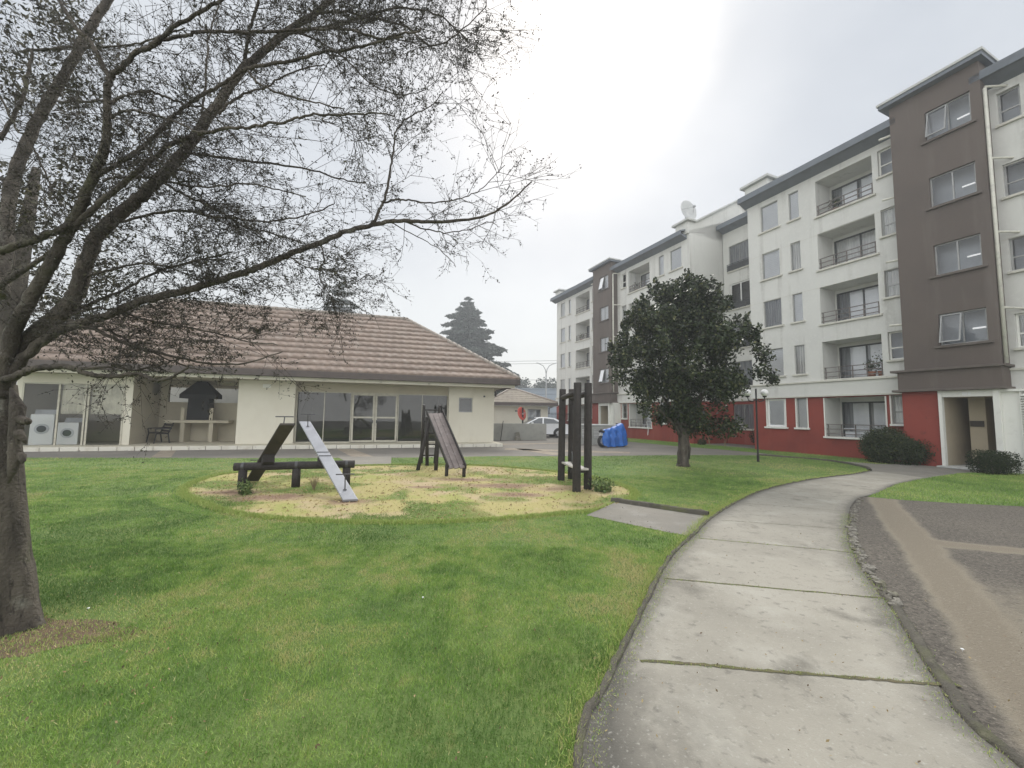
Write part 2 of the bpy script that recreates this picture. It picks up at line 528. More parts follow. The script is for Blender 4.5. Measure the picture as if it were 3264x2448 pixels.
def sheet(name, poly, z, m, kind='structure'):
    me = bpy.data.meshes.new(name)
    bm = bmesh.new()
    vs = [bm.verts.new((x, y, z)) for x, y in poly]
    f = bm.faces.new(vs)
    bmesh.ops.triangulate(bm, faces=[f])
    for f in bm.faces:
        if f.normal.z < 0: f.normal_flip()
    bm.to_mesh(me)
    bm.free()
    me.materials.append(m)
    o = bpy.data.objects.new(name, me)
    COL.objects.link(o)
    return tag(o, kind=kind)


def value_noise(P, s, seed):
    r_ = np.random.default_rng(seed)
    g = r_.random((64, 64))
    x, y = P[:, 0] * s + 100, P[:, 1] * s + 100
    xi, yi = np.floor(x).astype(int), np.floor(y).astype(int)
    fx, fy = x - xi, y - yi
    fx, fy = fx * fx * (3 - 2 * fx), fy * fy * (3 - 2 * fy)
    q = lambda a, b: g[a % 64, b % 64]
    return (q(xi, yi) * (1 - fx) + q(xi + 1, yi) * fx) * (1 - fy) + (q(xi, yi + 1) * (1 - fx) + q(xi + 1, yi + 1) * fx) * fy


# ------------------------------------------------------------------ ground
def rough(poly, amp=.022, step=.07):
    o_ = []
    for i in range(len(poly)):
        a, b = np.array(poly[i]), np.array(poly[(i + 1) % len(poly)])
        n = max(1, int(np.linalg.norm(b - a) / step))
        for k in range(n):
            o_.append(tuple(a + (b - a) * k / n + rng.normal(0, amp, 2) * .6 + amp * math.sin(k * .9 + i)))
    return o_


sheet('ground', [(-150, -40), (150, -40), (150, 170), (-150, 170)], 0, M['ground'])
sheet('driveway', [(-60, 9), (17, 9), (12, 27), (4, 46), (14, 70), (-60, 70)], .004, M['asphalt'])
for q in ([(1606, 1434), (1612, 1429), (2010, 1441), (2006, 1446)], [(520, 1432), (565, 1432), (545, 1458), (480, 1458)], [(1075, 1432), (1125, 1432), (1190, 1456), (1120, 1456)], [(1640, 1431), (1668, 1429), (1812, 1448), (1760, 1451)], [(1590, 1418), (1592, 1415), (1900, 1410), (1905, 1412)]):
    sheet('paving_band', [tuple(G(*p_)[:2]) for p_ in q], .0075, M['bandc'])
path_left = [(.06, -3), (.10, 0), (.34, 1.97), (.6, 2.53), (1.04, 3.32), (1.77, 4.61), (2.47, 5.56), (3.26, 6.6), (4.6, 8.1), (6.01, 9.4), (8.03, 10.84), (9.87, 11.85), (11.27, 12.77)]
path_left = smooth_line(path_left, 5)
island = smooth_line([(11.27, 12.77), (11.75, 13.4), (11.98, 14.08), (12.15, 14.82), (12.0, 16.04), (10.67, 17.5)], 4)
lawn_poly = [(-40, -3)] + path_left + island[1:] + [(7.76, 17.3), (2.74, 16.1), (-.35, 15.68), (-4.49, 14.5), (-9.12, 13.86), (-15.8, 13.1), (-40, 11.5)]
sheet('lawn', lawn_poly, .008, M['lawn'])
strip_poly = [(5.2, 31), (7.4, 25.87), (9.2, 22.13), (10.56, 20.56), (11.38, 18.83), (12.09, 16.3), (13.2, 14.75), (14.4, 14.9), (15.2, 15.6), (12.7, 21.4), (7, 34)]
sheet('building_lawn', strip_poly, .008, M['lawn'])
right_poly = [(7.4, 8.51), (7.92, 8.88), (9.62, 10.2), (11.61, 11.37), (13.77, 12.5), (16.4, 12.9), (20, 4.5), (9.74, 7.75), (8.66, 7.97), (7.85, 8.22)]
sheet('side_lawn', right_poly, .010, M['lawn'])
M['soil'] = mat('bare_soil', (.13, .085, .055), [((.20, .14, .09), 5, .45, .65), ((.08, .055, .04), 14, .5, .7), ((.14, .17, .05), 3, .58, .7)], .95, bump=.9, bscale=60)
sheet('soil_patch', rough([(-3.45 + (.50 + .10 * math.sin(3 * a_) + (.30 if abs(a_ - .1) < .3 else 0)) * math.cos(a_), 2.92 + (.34 + .06 * math.sin(2 * a_ + 1)) * math.sin(a_)) for a_ in np.linspace(0, 2 * PI, 25)[:-1]], .03), .0105, M['soil'])
path_right = [(2.22, -3), (2.25, 0), (2.36, 2.0), (2.6, 2.57), (3.20, 3.5), (3.41, 3.87), (3.79, 4.5), (4.27, 5.21), (4.88, 5.97), (5.91, 7.17), (6.99, 8.26), (7.92, 8.88), (9.62, 10.2), (11.61, 11.37)]
path_right = smooth_line(path_right, 5)
# the path: a grid with a dirt attribute near its edges
nr, ncx = 90, 15
PL, PR = resample(path_left, nr), resample(path_right, nr)
V, A_, Fc = [], [], []
for i in range(nr):
    for j in range(ncx):
        t = j / (ncx - 1)
        p = PL[i] * (1 - t) + PR[i] * t
        V.append((p[0], p[1], .014))
        e = min(t, 1 - t)
        A_.append(max(0, 1 - e / .11) * .9 + (max(0, 1 - t / .5) * .95 * max(0, 1 - abs(p[1] - 1.9) / 1.0)))
for i in range(nr - 1):
    for j in range(ncx - 1):
        a = i * ncx + j
        Fc.append((a, a + 1, a + ncx + 1, a + ncx))
o = np_mesh('path', V, Fc, M['concrete'], attr={'dirt': A_})
tag(o, kind='structure')
sheet('entrance_path', [PL[-6], *island[1:], (11.38, 18.83), (12.09, 16.3), (13.2, 14.75), (14.6, 14.8), (15.6, 13.4), (15.8, 12.85), (13.77, 12.54), (11.61, 11.37), PR[-6]], .012, M['concrete2'])
sheet('ramp', [(1.22, 6.6), (1.98, 7.65), (3.26, 6.62), (2.42, 5.52), (2.2, 5.69)], .014, M['concrete2'])
sheet('cross_path', [(-6.3, 14.7), (-4.4, 15.0), (-3.73, 12.7), (-4.75, 12.35)], .013, M['concrete2'])
court = [(2.27, -3), (2.27, 0), (2.38, 2.0), (2.62, 2.57), (3.22, 3.5), (3.81, 4.5), (4.29, 5.21), (4.9, 5.97), (5.93, 7.17), (7.0, 8.2), (7.4, 8.5), (7.85, 8.22), (8.66, 7.97), (9.74, 7.75), (20, 4.4), (20, -3)]
gx, gy = np.arange(2.2, 13.0, .07), np.arange(-2.0, 8.8, .07)
GX, GY = np.meshgrid(gx, gy)
gp = np.c_[GX.ravel(), GY.ravel()]


def seg_signed(P, a, b):       # distance along the normal (right of a->b positive) and parameter along
    a, b = np.array(a), np.array(b)
    d = (b - a) / np.linalg.norm(b - a)
    q = P - a
    return q @ np.array([d[1], -d[0]]) * -1, q @ d


def soft(x, w): return np.clip(x / w + .5, 0, 1)


wob = (value_noise(gp, 2.2, 41) - .5) * .06 + (value_noise(gp, 7, 42) - .5) * .05
sgn, al = seg_signed(gp, (7.25, 8.31), (3.2, 2.95))
band = soft(sgn + wob, .10) * soft(.42 - sgn + wob, .12)
sg2, al2 = seg_signed(gp, (5.4, 5.50), (12.4, 2.66))
band = np.maximum(band, soft(sg2 + .17 + wob, .1) * soft(.15 - sg2 + wob, .1) * soft(al2, .2))
low = soft(sgn - .1 + wob, .2) * soft(4.05 - .12 * (gp[:, 0] - 4.5) - gp[:, 1] + wob * 3, .5) * np.clip(.85 - .75 * value_noise(gp, .9, 43), 0, 1)
band = np.clip(np.maximum(band, low), 0, 1)
ins = in_poly(gp, court).reshape(GX.shape)
Vc = np.c_[gp, np.full(len(gp), .0075)]
nx = len(gx)
Fc = []
for j in range(len(gy) - 1):
    for i in range(nx - 1):
        if ins[j, i] or ins[j + 1, i + 1] or ins[j, i + 1] or ins[j + 1, i]:
            a = j * nx + i
            Fc.append((a, a + 1, a + nx + 1, a + nx))
M['court'] = mat('worn_court_paving', (.120, .107, .090), [((.15, .133, .110), .8, .4, .7), ((.068, .060, .050), 30, .45, .62), ((.30, .268, .205), 6, .34, .60, (1, 1, 1), 'band'), ((.20, .172, .130), 2.2, .52, .66, (1, 1, 1), 'band'), ((.28, .255, .21), 55, .58, .70)], .95, bump=1.0, bscale=80)
o = np_mesh('court', Vc, Fc, M['court'], attr={'band': band})
tag(o, kind='structure')
play_pts = smooth_line([(-7.25, 9.9), (-6.95, 8.9), (-6.4, 8.0), (-5.66, 7.34), (-4.54, 6.56), (-3.59, 6.18), (-2.5, 6.01), (-1.51, 6.01), (-.36, 6.23), (.71, 6.63), (1.5, 6.98), (2.1, 7.6), (2.55, 8.4), (2.61, 9.3), (2.25, 10.4), (1.4, 11.47), (.27, 12.21), (-.92, 12.7), (-2.4, 12.8), (-4, 12.45), (-5.5, 11.9), (-6.6, 11.2), (-7.15, 10.5)], 5, True)
def play_masks(P):
    """green cover and bare hollows of the play area at points P"""
    rr_ = np.sqrt(((P[:, 0] + 2.3) / 4.95) ** 2 + ((P[:, 1] - 9.4) / 3.4) ** 2)
    nz = value_noise(P, .9, 5) * .5 + value_noise(P, 2.3, 6) * .35 + value_noise(P, 6, 16) * .15
    g_ = np.clip((nz - .52) * 7 + np.clip((rr_ - .62) * 2.2, 0, .9) + np.clip((7.9 - P[:, 1]) * .35, 0, .5) + np.where((np.abs(P[:, 0] + 2.3) < .9) & (P[:, 1] > 10.6), .35, 0), 0, 1)
    b_ = np.zeros(len(P))
    for x, y, r1, r2 in ((-3.0, 7.35, .55, .3), (-4.3, 7.6, .7, .35), (-1.25, 9.95, .8, .3), (-.2, 9.2, .9, .3), (1.0, 8.9, .7, .35), (-5.5, 8.0, .6, .3), (.2, 8.2, .7, .22), (-1.9, 8.9, .4, .15)):
        b_ = np.maximum(b_, np.clip(1.25 - np.hypot((P[:, 0] - x) / r1, (P[:, 1] - y) / r2) + (nz - .5) * 1.6, 0, 1))
    return g_ * (1 - b_), b_


px_, py_ = np.arange(-7.4, 2.8, .09), np.arange(5.9, 13.0, .09)
PX, PY = np.meshgrid(px_, py_)
pp = np.c_[PX.ravel(), PY.ravel()]
insp = in_poly(pp, play_pts)
gm, bm_ = play_masks(pp)
nx = len(px_)
Fc = [(j * nx + i, j * nx + i + 1, (j + 1) * nx + i + 1, (j + 1) * nx + i) for j in range(len(py_) - 1) for i in range(nx - 1) if insp[j * nx + i] and insp[j * nx + i + 1] and insp[(j + 1) * nx + i] and insp[(j + 1) * nx + i + 1]]
M['play'] = mat('dry_play_ground', (.37, .325, .125), [((.42, .325, .20), .6, .46, .58), ((.30, .31, .085), 1.1, .52, .62), ((.155, .20, .05), 9, .30, .62, (1, 1, 1), 'green'), ((.34, .24, .165), 7, .30, .6, (1, 1, 1), 'bare'), ((.19, .115, .075), 4, .50, .66, (1, 1, 1), 'bare'), ((.17, .12, .07), 18, .62, .74), ((.45, .385, .22), 34, .5, .8)], .95, bump=.7, bscale=70)
tag(np_mesh('play_ground', np.c_[pp, np.full(len(pp), .013)], Fc, M['play'], attr={'green': gm, 'bare': bm_}), kind='structure')


def sweep(name, line, w_, h_, z0, m, closed=False, jit=0.0, off=0.0):
    P = np.array(line, float)
    n = len(P)
    T = np.roll(P, -1, 0) - np.roll(P, 1, 0) if closed else np.gradient(P, axis=0)
    T /= np.linalg.norm(T, axis=1)[:, None] + 1e-9
    Nn = np.c_[-T[:, 1], T[:, 0]]
    V, Fc = [], []
    for i in range(n):
        j1, j2, j3 = (rng.normal(0, jit, 3) if jit else (0, 0, 0))
        for (a, z) in ((-.5, z0), (-.42, z0 + h_ * .85 + j1), (-.2, z0 + h_ + j2), (.2, z0 + h_ + j3), (.42, z0 + h_ * .85 + j1), (.5, z0)):
            q = P[i] + Nn[i] * (a * w_ + off + j2 * .6)
            V.append((q[0], q[1], z))
    for i in range(n if closed else n - 1):
        for k in range(5):
            a, b = i * 6 + k, ((i + 1) % n) * 6 + k
            Fc.append((a, a + 1, b + 1, b))
    o = np_mesh(name, V, Fc, m, smooth=True)
    return tag(o, kind='structure')


kl = resample(path_left, 260)
sweep('path_kerb', kl, .048, .030, 0, M['kerb'], jit=.007, off=.015)
sweep('island_kerb', resample(island, 70), .10, .07, 0, M['kerb'], jit=.005, off=.03)
sweep('ramp_kerb', resample([(1.9, 7.7), (3.22, 6.68)], 30), .09, .085, 0, M['kerb'], jit=.005)
prs = resample(path_right, 260)
sel = prs[(prs[:, 1] > 0) & (prs[:, 1] < 3.9)]
sweep('court_kerb', sel, .075, .026, 0, M['kerb'], jit=.006, off=-.05)
# broken stone edging further along
st = prs[(prs[:, 1] > 3.6) & (prs[:, 1] < 8.3)]
mb = MB()
for p in resample(st, 70):
    for q in range(2):
        r_ = random.uniform(.014, .046) * (1 if p[1] < 6.2 else .7)
        c = (p[0] + .05 + random.uniform(-.04, .05), p[1] - .03 + random.uniform(-.03, .03), .01)
        rg = [(r_ * f * random.uniform(.8, 1.2), r_ * zf) for f, zf in ((1, -.2), (1.05, .25), (.75, .65), (.05, .8))]
        n0 = len(mb.v)
        mb.lathe(rg, c, 7)
        for i in range(n0, len(mb.v)):
            x, y, z = mb.v[i]
            mb.v[i] = (x + random.uniform(-.008, .008), y + random.uniform(-.008, .008), z + random.uniform(-.004, .006))
tag(mb.build('stone_edging', M['stone']), kind='structure')
# expansion joints in the path
for (a, b) in [((.86, 2.75), (2.72, 2.56)), ((1.53, 4.1), (3.36, 3.72)), ((2.44, 5.46), (4.15, 4.96)), ((3.25, 6.42), (4.95, 5.99)), ((4.3, 7.7), (5.9, 7.12)), ((5.7, 9.1), (7.05, 8.25))]:
    n = 60
    wd = .030 if a[1] < 3 else (.018 if a[1] < 5 else .010)
    L = np.linspace(a, b, n) + np.c_[np.zeros(n), np.cumsum(rng.normal(0, .002, n))]
    V, Fc = [], []
    for i in range(n):
        h1 = wd * .5 * rng.uniform(.5, 1.3)
        V += [(L[i][0], L[i][1] - h1, .0175), (L[i][0], L[i][1] + h1, .0175)]
        if i: Fc.append((2 * i - 2, 2 * i - 1, 2 * i + 1, 2 * i))
    tag(np_mesh('path_joint', V, Fc, M['moss']), kind='structure')


# ------------------------------------------------------------------ leaf clouds
def leaves(C, size, elong=.45, up=.0, var=None, droop=None):
    """C (n,3) leaf centres -> folded diamond leaves."""
    n = len(C)
    d = rng.normal(0, 1, (n, 3)) if droop is None else droop + rng.normal(0, .45, (n, 3))
    d /= np.linalg.norm(d, axis=1)[:, None]
    r_ = rng.normal(0, 1, (n, 3))
    r_[:, 2] += up
    sdv = np.cross(d, r_)
    sdv /= np.linalg.norm(sdv, axis=1)[:, None] + 1e-9
    s_ = (size * rng.uniform(.65, 1.35, n))[:, None]
    v = np.empty((n, 4, 3))
    v[:, 0] = C - d * s_ * .5
    v[:, 1] = C + sdv * s_ * elong * .5
    v[:, 2] = C + d * s_ * .5
    v[:, 3] = C - sdv * s_ * elong * .5
    if var is None: var = rng.random(n)
    return v.reshape(-1, 3), np.arange(4 * n).reshape(-1, 4), np.repeat(var, 4)


# ------------------------------------------------------------------ grass
def blades(P, h, wd, var, lean=.5):
    n = len(P)
    a = rng.uniform(0, 2 * PI, n)
    b = rng.uniform(0, 2 * PI, n)
    l = rng.uniform(.1, lean + .4, n)
    dx, dy = np.cos(a) * wd / 2, np.sin(a) * wd / 2
    tx, ty = np.cos(b) * l * h, np.sin(b) * l * h
    z = .012
    v = np.empty((n, 3, 3))
    v[:, 0] = np.c_[P[:, 0] - dx, P[:, 1] - dy, np.full(n, z)]
    v[:, 1] = np.c_[P[:, 0] + dx, P[:, 1] + dy, np.full(n, z)]
    v[:, 2] = np.c_[P[:, 0] + tx, P[:, 1] + ty, z + h * np.sqrt(np.maximum(.08, 1 - l * l * .8))]
    return v.reshape(-1, 3), np.repeat(var, 3)


def lawn_points(n, x0, x1, y0, y1, poly):
    P = np.c_[rng.uniform(x0, x1, n), rng.uniform(y0, y1, n)]
    vis = np.abs(P[:, 0]) < P[:, 1] * 1.36 + .9
    P = P[vis]
    return P[in_poly(P, poly)]


lp = [tuple(p) for p in lawn_poly]
rampq = [(1.22, 6.6), (1.98, 7.65), (3.26, 6.62), (2.42, 5.52), (2.2, 5.69)]
crossq = [(-6.3, 14.7), (-4.4, 15.0), (-3.73, 12.7), (-4.75, 12.35)]
VV, AA = [], []
for (n, x0, x1, y0, y1, hh, ww) in ((150000, -4.5, 1.6, 1.6, 3.2, .030, .0042), (210000, -6.5, 3, 3.2, 5.0, .031, .005), (190000, -9.5, 4, 5.0, 7.5, .032, .0065), (170000, -14, 8, 7.5, 11, .033, .009), (150000, -24, 13, 11, 18, .035, .013)):
    P = lawn_points(n, x0, x1, y0, y1, lp)
    P = P[~in_poly(P, rampq) & ~in_poly(P, crossq)]
    ip = in_poly(P, play_pts)
    gpm, bpm = play_masks(P)
    cx_, cy_ = -2.3, 9.4
    keep = ~ip | (rng.random(len(P)) < np.clip(gpm * 1.1, .035, .95) * (1 - bpm * .9))
    P, ip = P[keep], ip[keep]
    b1 = value_noise(P, .55, 1) * .38 + value_noise(P, 1.7, 2) * .27 + value_noise(P, 5.5, 3) * .20 + value_noise(P, 13, 13) * .15
    dtr = np.hypot(P[:, 0] + 3.35, P[:, 1] - 2.9) + .45 * value_noise(P, 3.2, 9)
    near_tr = np.clip((1.05 - dtr) / .5, 0, 1)
    k2 = (rng.random(len(P)) < .78 + .3 * value_noise(P, 7, 4)) & (rng.random(len(P)) > near_tr * .55)
    P, b1, ip, near_tr = P[k2], b1[k2], ip[k2], near_tr[k2]
    var = np.clip((b1 - .5) * 2.6 + .38 + rng.normal(0, .13, len(P)), 0, 1)
    dry = rng.random(len(P)) < .05 + .6 * near_tr
    var[dry] = rng.uniform(.6, 1, dry.sum())
    rim = np.abs(np.sqrt(((P[:, 0] - cx_) / 4.95) ** 2 + ((P[:, 1] - cy_) / 3.42) ** 2) - 1) < .035
    var = np.where(rim, np.clip(var + .3, 0, 1), var)
    var = np.where(ip & (rng.random(len(P)) < .25), np.clip(var + .22, 0, 1), var)
    h = .72 * hh * rng.uniform(.55, 1.25, len(P)) * (.75 + .6 * value_noise(P, 2.3, 8))
    v, a = blades(P, h, ww, var)
    VV.append(v)
    AA.append(a)
# pale grass on the rim of the play area
q = np.array(play_pts)
q = resample(np.vstack([q, q[:1]]), 700)
P = np.repeat(q, 80, 0) + rng.normal(0, .05, (56000, 2))
P = P[~in_poly(P, rampq) & ~in_poly(P, crossq)]
v, a = blades(P, rng.uniform(.02, .06, len(P)), .011, np.clip(rng.normal(.66, .11, len(P)), 0, 1), .6)
VV.append(v)
AA.append(a)
# pale grass along the path kerb
q = resample([p for p in path_left if p[1] > 1.3], 300)
P = np.repeat(q, 60, 0) + np.c_[-np.abs(rng.normal(.03, .07, 18000)), rng.normal(.02, .05, 18000)]
P = P[in_poly(P, lp)]
v, a = blades(P, rng.uniform(.02, .05, len(P)), .005, np.clip(rng.normal(.68, .16, len(P)), 0, 1), .7)
VV.append(v)
AA.append(a)
for pl, n, bx, hh, ww in ((right_poly, 60000, (7, 17, 7.3, 13), .045, .010), (strip_poly, 40000, (7, 15.5, 14, 30), .045, .014)):
    P = np.c_[rng.uniform(bx[0], bx[1], n), rng.uniform(bx[2], bx[3], n)]
    P = P[in_poly(P, pl)]
    b1 = value_noise(P, .6, 1) * .6 + value_noise(P, 2, 2) * .4
    var = np.clip((b1 - .5) * 1.2 + .34 + rng.normal(0, .13, len(P)), 0, 1)
    v, a = blades(P, hh * rng.uniform(.5, 1.2, len(P)), ww, var)
    VV.append(v)
    AA.append(a)
V = np.concatenate(VV)
o = np_mesh('lawn_grass', V, np.arange(len(V)).reshape(-1, 3), M['grass'], attr={'var': np.concatenate(AA)})
tag(o, 'short mown green grass covering the lawns', 'grass', kind='stuff')
# weeds in the path joints and along its edges
PP = []
for (a, b) in [((.86, 2.75), (2.72, 2.56)), ((1.53, 4.1), (3.36, 3.72)), ((2.44, 5.46), (4.15, 4.96))]:
    L = np.array(a) + (np.array(b) - np.array(a)) * rng.random((900, 1))
    PP.append(L[:500] + rng.normal(0, .007, (500, 2)))
q = prs[(prs[:, 1] > 1.8) & (prs[:, 1] < 7)]
PP.append(q[rng.integers(0, len(q), 3500)] + np.c_[rng.normal(-.02, .05, 3500), rng.normal(0, .05, 3500)])
q = kl[(kl[:, 1] > 1.6) & (kl[:, 1] < 6)]
PP.append(q[rng.integers(0, len(q), 2500)] + np.c_[rng.normal(.06, .03, 2500), rng.normal(0, .03, 2500)])
P = np.concatenate(PP)
v, a = blades(P, rng.uniform(.006, .022, len(P)), .005, np.clip(rng.normal(.66, .22, len(P)), 0, 1), .8)
o = np_mesh('path_weeds', v, np.arange(len(v)).reshape(-1, 3), M['grass'], attr={'var': a})
tag(o, 'tiny yellow-green weeds in the joints and edges of the concrete path', 'weeds', kind='stuff')
# small fallen leaves on the lawn and path
P = np.r_[np.c_[rng.uniform(-5, 2.2, 900), rng.uniform(1.7, 8, 900)], np.c_[rng.normal(-2.9, .8, 350), rng.normal(2.8, .5, 350)], np.c_[rng.uniform(.4, 4, 160), rng.uniform(1.8, 6, 160)]]
v, f_, a = leaves(np.c_[P, rng.uniform(.022, .036, len(P))], .018, .5, up=3.0)
M['fallen'] = mat('fallen_leaf', (.2, .13, .07), attr=('var', [(.07, .045, .025), (.20, .13, .06), (.34, .27, .13)]), rough=.8)
tag(np_mesh('fallen_leaves', v, f_, M['fallen'], attr={'var': a}), 'small brown fallen leaves scattered on the lawn and path', 'leaves', kind='stuff')
# dead leaves, chips and litter on the play ground
P = np.c_[rng.uniform(-7, 2.5, 3500), rng.uniform(6.1, 12.5, 3500)]
P = P[in_poly(P, play_pts)]
n = len(P)
a = rng.uniform(0, PI, n)
ln = rng.uniform(.012, .038, n)
v = np.empty((n, 3, 3))
v[:, 0] = np.c_[P[:, 0] - np.cos(a) * ln, P[:, 1] - np.sin(a) * ln, np.full(n, .018)]
v[:, 1] = np.c_[P[:, 0] + np.cos(a) * ln, P[:, 1] + np.sin(a) * ln, np.full(n, .02)]
v[:, 2] = np.c_[P[:, 0] + np.sin(a) * ln * .35, P[:, 1] + np.cos(a) * ln * .35, np.full(n, .018) + rng.uniform(.005, .03, n)]
M['litter'] = mat('straw_litter', (.3, .25, .15), attr=('var', [(.22, .16, .085), (.38, .31, .14), (.48, .40, .22)]), rough=.9)
tag(np_mesh('play_ground_straw', v.reshape(-1, 3), np.arange(3 * n).reshape(-1, 3), M['litter'], attr={'var': np.repeat(rng.random(n), 3)}),
    'loose dry straw and chips on the play ground', 'straw', kind='stuff')


def blob_points(centres, radii, per, shell=.55):
    out_ = []
    for c, r_ in zip(centres, radii):
        k = max(8, int(per * (r_ if np.isscalar(r_) else np.mean(r_)) ** 2))
        d = rng.normal(0, 1, (k, 3))
        d /= np.linalg.norm(d, axis=1)[:, None]
        rad = (shell + (1.12 - shell) * rng.random(k) ** .8)[:, None]
        out_.append(np.array(c) + d * rad * r_)
    return np.concatenate(out_)


# ------------------------------------------------------------------ apartment blocks
AZ = -.41
P0 = Vector((12.53, 21.14, 0))
UX = Vector((-math.sin(AZ), -math.cos(AZ), 0))      # local x: along the front, towards the camera
NY = Vector((math.cos(AZ), -math.sin(AZ), 0))       # local y: into the building
RZ = math.atan2(UX.y, UX.x)
ST = 2.505


def loc(u, v, z=0.0):
    return P0 + UX * u + NY * v + Vector((0, 0, z))


def wall_open(mb, x0, x1, z0, z1, ops, y=0.0, depth=.16, lining=None):
    """front wall sheet with rectangular openings and their reveals"""
    xs = sorted({x0, x1, *[o_[0] for o_ in ops], *[o_[1] for o_ in ops]})
    zs = sorted({z0, z1, *[o_[2] for o_ in ops], *[o_[3] for o_ in ops]})
    xs = [x for x in xs if x0 - 1e-6 <= x <= x1 + 1e-6]
    zs = [z for z in zs if z0 - 1e-6 <= z <= z1 + 1e-6]
    for i in range(len(xs) - 1):
        for j in range(len(zs) - 1):
            cx_, cz_ = (xs[i] + xs[i + 1]) / 2, (zs[j] + zs[j + 1]) / 2
            if any(o_[0] < cx_ < o_[1] and o_[2] < cz_ < o_[3] for o_ in ops): continue
            mb.quad((xs[i], y, zs[j]), (xs[i + 1], y, zs[j]), (xs[i + 1], y, zs[j + 1]), (xs[i], y, zs[j + 1]))
    for o_ in ops:
        a, b, c, d = o_[:4]
        dp_ = o_[4] if len(o_) > 4 else depth
        if c < z0 - 1e-6 or d > z1 + 1e-6: continue
        if lining is not None: mb_, mb = mb, lining
        mb.quad((a, y, c), (a, y, d), (a, y + dp_, d), (a, y + dp_, c))
        mb.quad((b, y, d), (b, y, c), (b, y + dp_, c), (b, y + dp_, d))
        mb.quad((a, y, d), (b, y, d), (b, y + dp_, d), (a, y + dp_, d))
        mb.quad((b, y, c), (a, y, c), (a, y + dp_, c), (b, y + dp_, c))
        if lining is not None: mb = mb_


def frame_mb(a, b, c, d, y, t=.05, th=.05, mull=(), trans=()):
    mb = MB()
    a, b, c, d = a + .003, b - .003, c + .003, d - .003
    mb.box(a, a + t, y, y + th, c, d).box(b - t, b, y, y + th, c, d)
    mb.box(a + t, b - t, y, y + th, c, c + t).box(a + t, b - t, y, y + th, d - t, d)
    for x in mull: mb.box(x - t * .45, x + t * .45, y + .002, y + th - .002, c + t, d - t)
    for z in trans: mb.box(a + t, b - t, y + .003, y + th - .003, z - t * .45, z + t * .45)
    return mb


def window(root, a, b, c, d, y, inset=.09, kind='blind', frame='alu', mull=(), trans=(), sill='sill', t=.05, over=.1, tilt=None):
    yi = y + inset
    fo = frame_mb(a, b, c, d, yi, t, .05, mull, trans).build('window', M[frame], root)
    MB().quad((a + t, yi + .02, c + t), (b - t, yi + .02, c + t), (b - t, yi + .02, d - t), (a + t, yi + .02, d - t)).build('pane', M['glass'], fo)
    back = {'blind': 'blind', 'curtain': 'curtain', 'grey': 'curtain_g', 'dark': 'roomdark', 'room': 'roomgrey'}[kind]
    nm = {'blind': 'blind', 'curtain': 'curtain', 'grey': 'curtain', 'dark': 'room_backdrop', 'room': 'room_backdrop'}[kind]
    yb = yi + (.032 if kind in ('blind', 'curtain', 'grey') else .55)
    mb = MB()
    if kind == 'blind':        # slats with a little relief
        n = max(4, int((d - c) / .09))
        for k in range(n):
            z0_, z1_ = c + (d - c) * k / n, c + (d - c) * (k + 1) / n
            mb.quad((a, yb, z0_), (b, yb, z0_), (b, yb + .018, z1_), (a, yb + .018, z1_))
    elif kind in ('curtain', 'grey'):
        n = max(10, int((b - a) / .035))
        for k in range(n):
            x0_, x1_ = a + (b - a) * k / n, a + (b - a) * (k + 1) / n
            y0_, y1_ = yb + .018 * math.sin(k * 1.9), yb + .018 * math.sin((k + 1) * 1.9)
            mb.quad((x0_, y0_, c), (x1_, y1_, c), (x1_, y1_, d), (x0_, y0_, d))
    else:
        mb.quad((a - .3, yb, c - .3), (b + .3, yb, c - .3), (b + .3, yb, d + .2), (a - .3, yb, d + .2))
    mb.build(nm, M[back], fo)
    if sill:
        MB().box(a - over, b + over, y - .09, y + .08, c - .085, c - .002).build('sill', M[sill], root, bevel=.008)
    if tilt:                   # a sash hinged at its top, swung outwards
        x0_, x1_, ang = tilt
        e = empty('open_sash', (0, yi - .01, d - t), 0)
        e.parent = root
        e.rotation_euler = (-ang, 0, 0)
        hgt = d - c - 2 * t
        s_ = frame_mb(x0_, x1_, -hgt, 0, -.03, .04, .035)
        ob = s_.build('sash_frame', M['alu'], e)
        MB().quad((x0_ + .04, -.012, -hgt + .04), (x1_ - .04, -.012, -hgt + .04), (x1_ - .04, -.012, -.04), (x0_ + .04, -.012, -.04)).build('sash_pane', M['blind'] if kind == 'blind' else M['glass'], e)
    return fo


def railing(root, a, b, y, z0, z1, n_posts=5, rails=3):
    mb = MB()
    for k in range(n_posts):
        x = a + .06 + (b - a - .12) * k / (n_posts - 1)
        mb.box(x - .016, x + .016, y - .016, y + .016, z0, z1)
    for k in range(rails):
        z = z0 + (z1 - z0) * (.22 + .78 * k / (rails - 1))
        mb.box(a + .002, b - .002, y - .021, y + .021, z - .016, z + .016)
    return mb.build('balcony_railing', M['rail'], root)


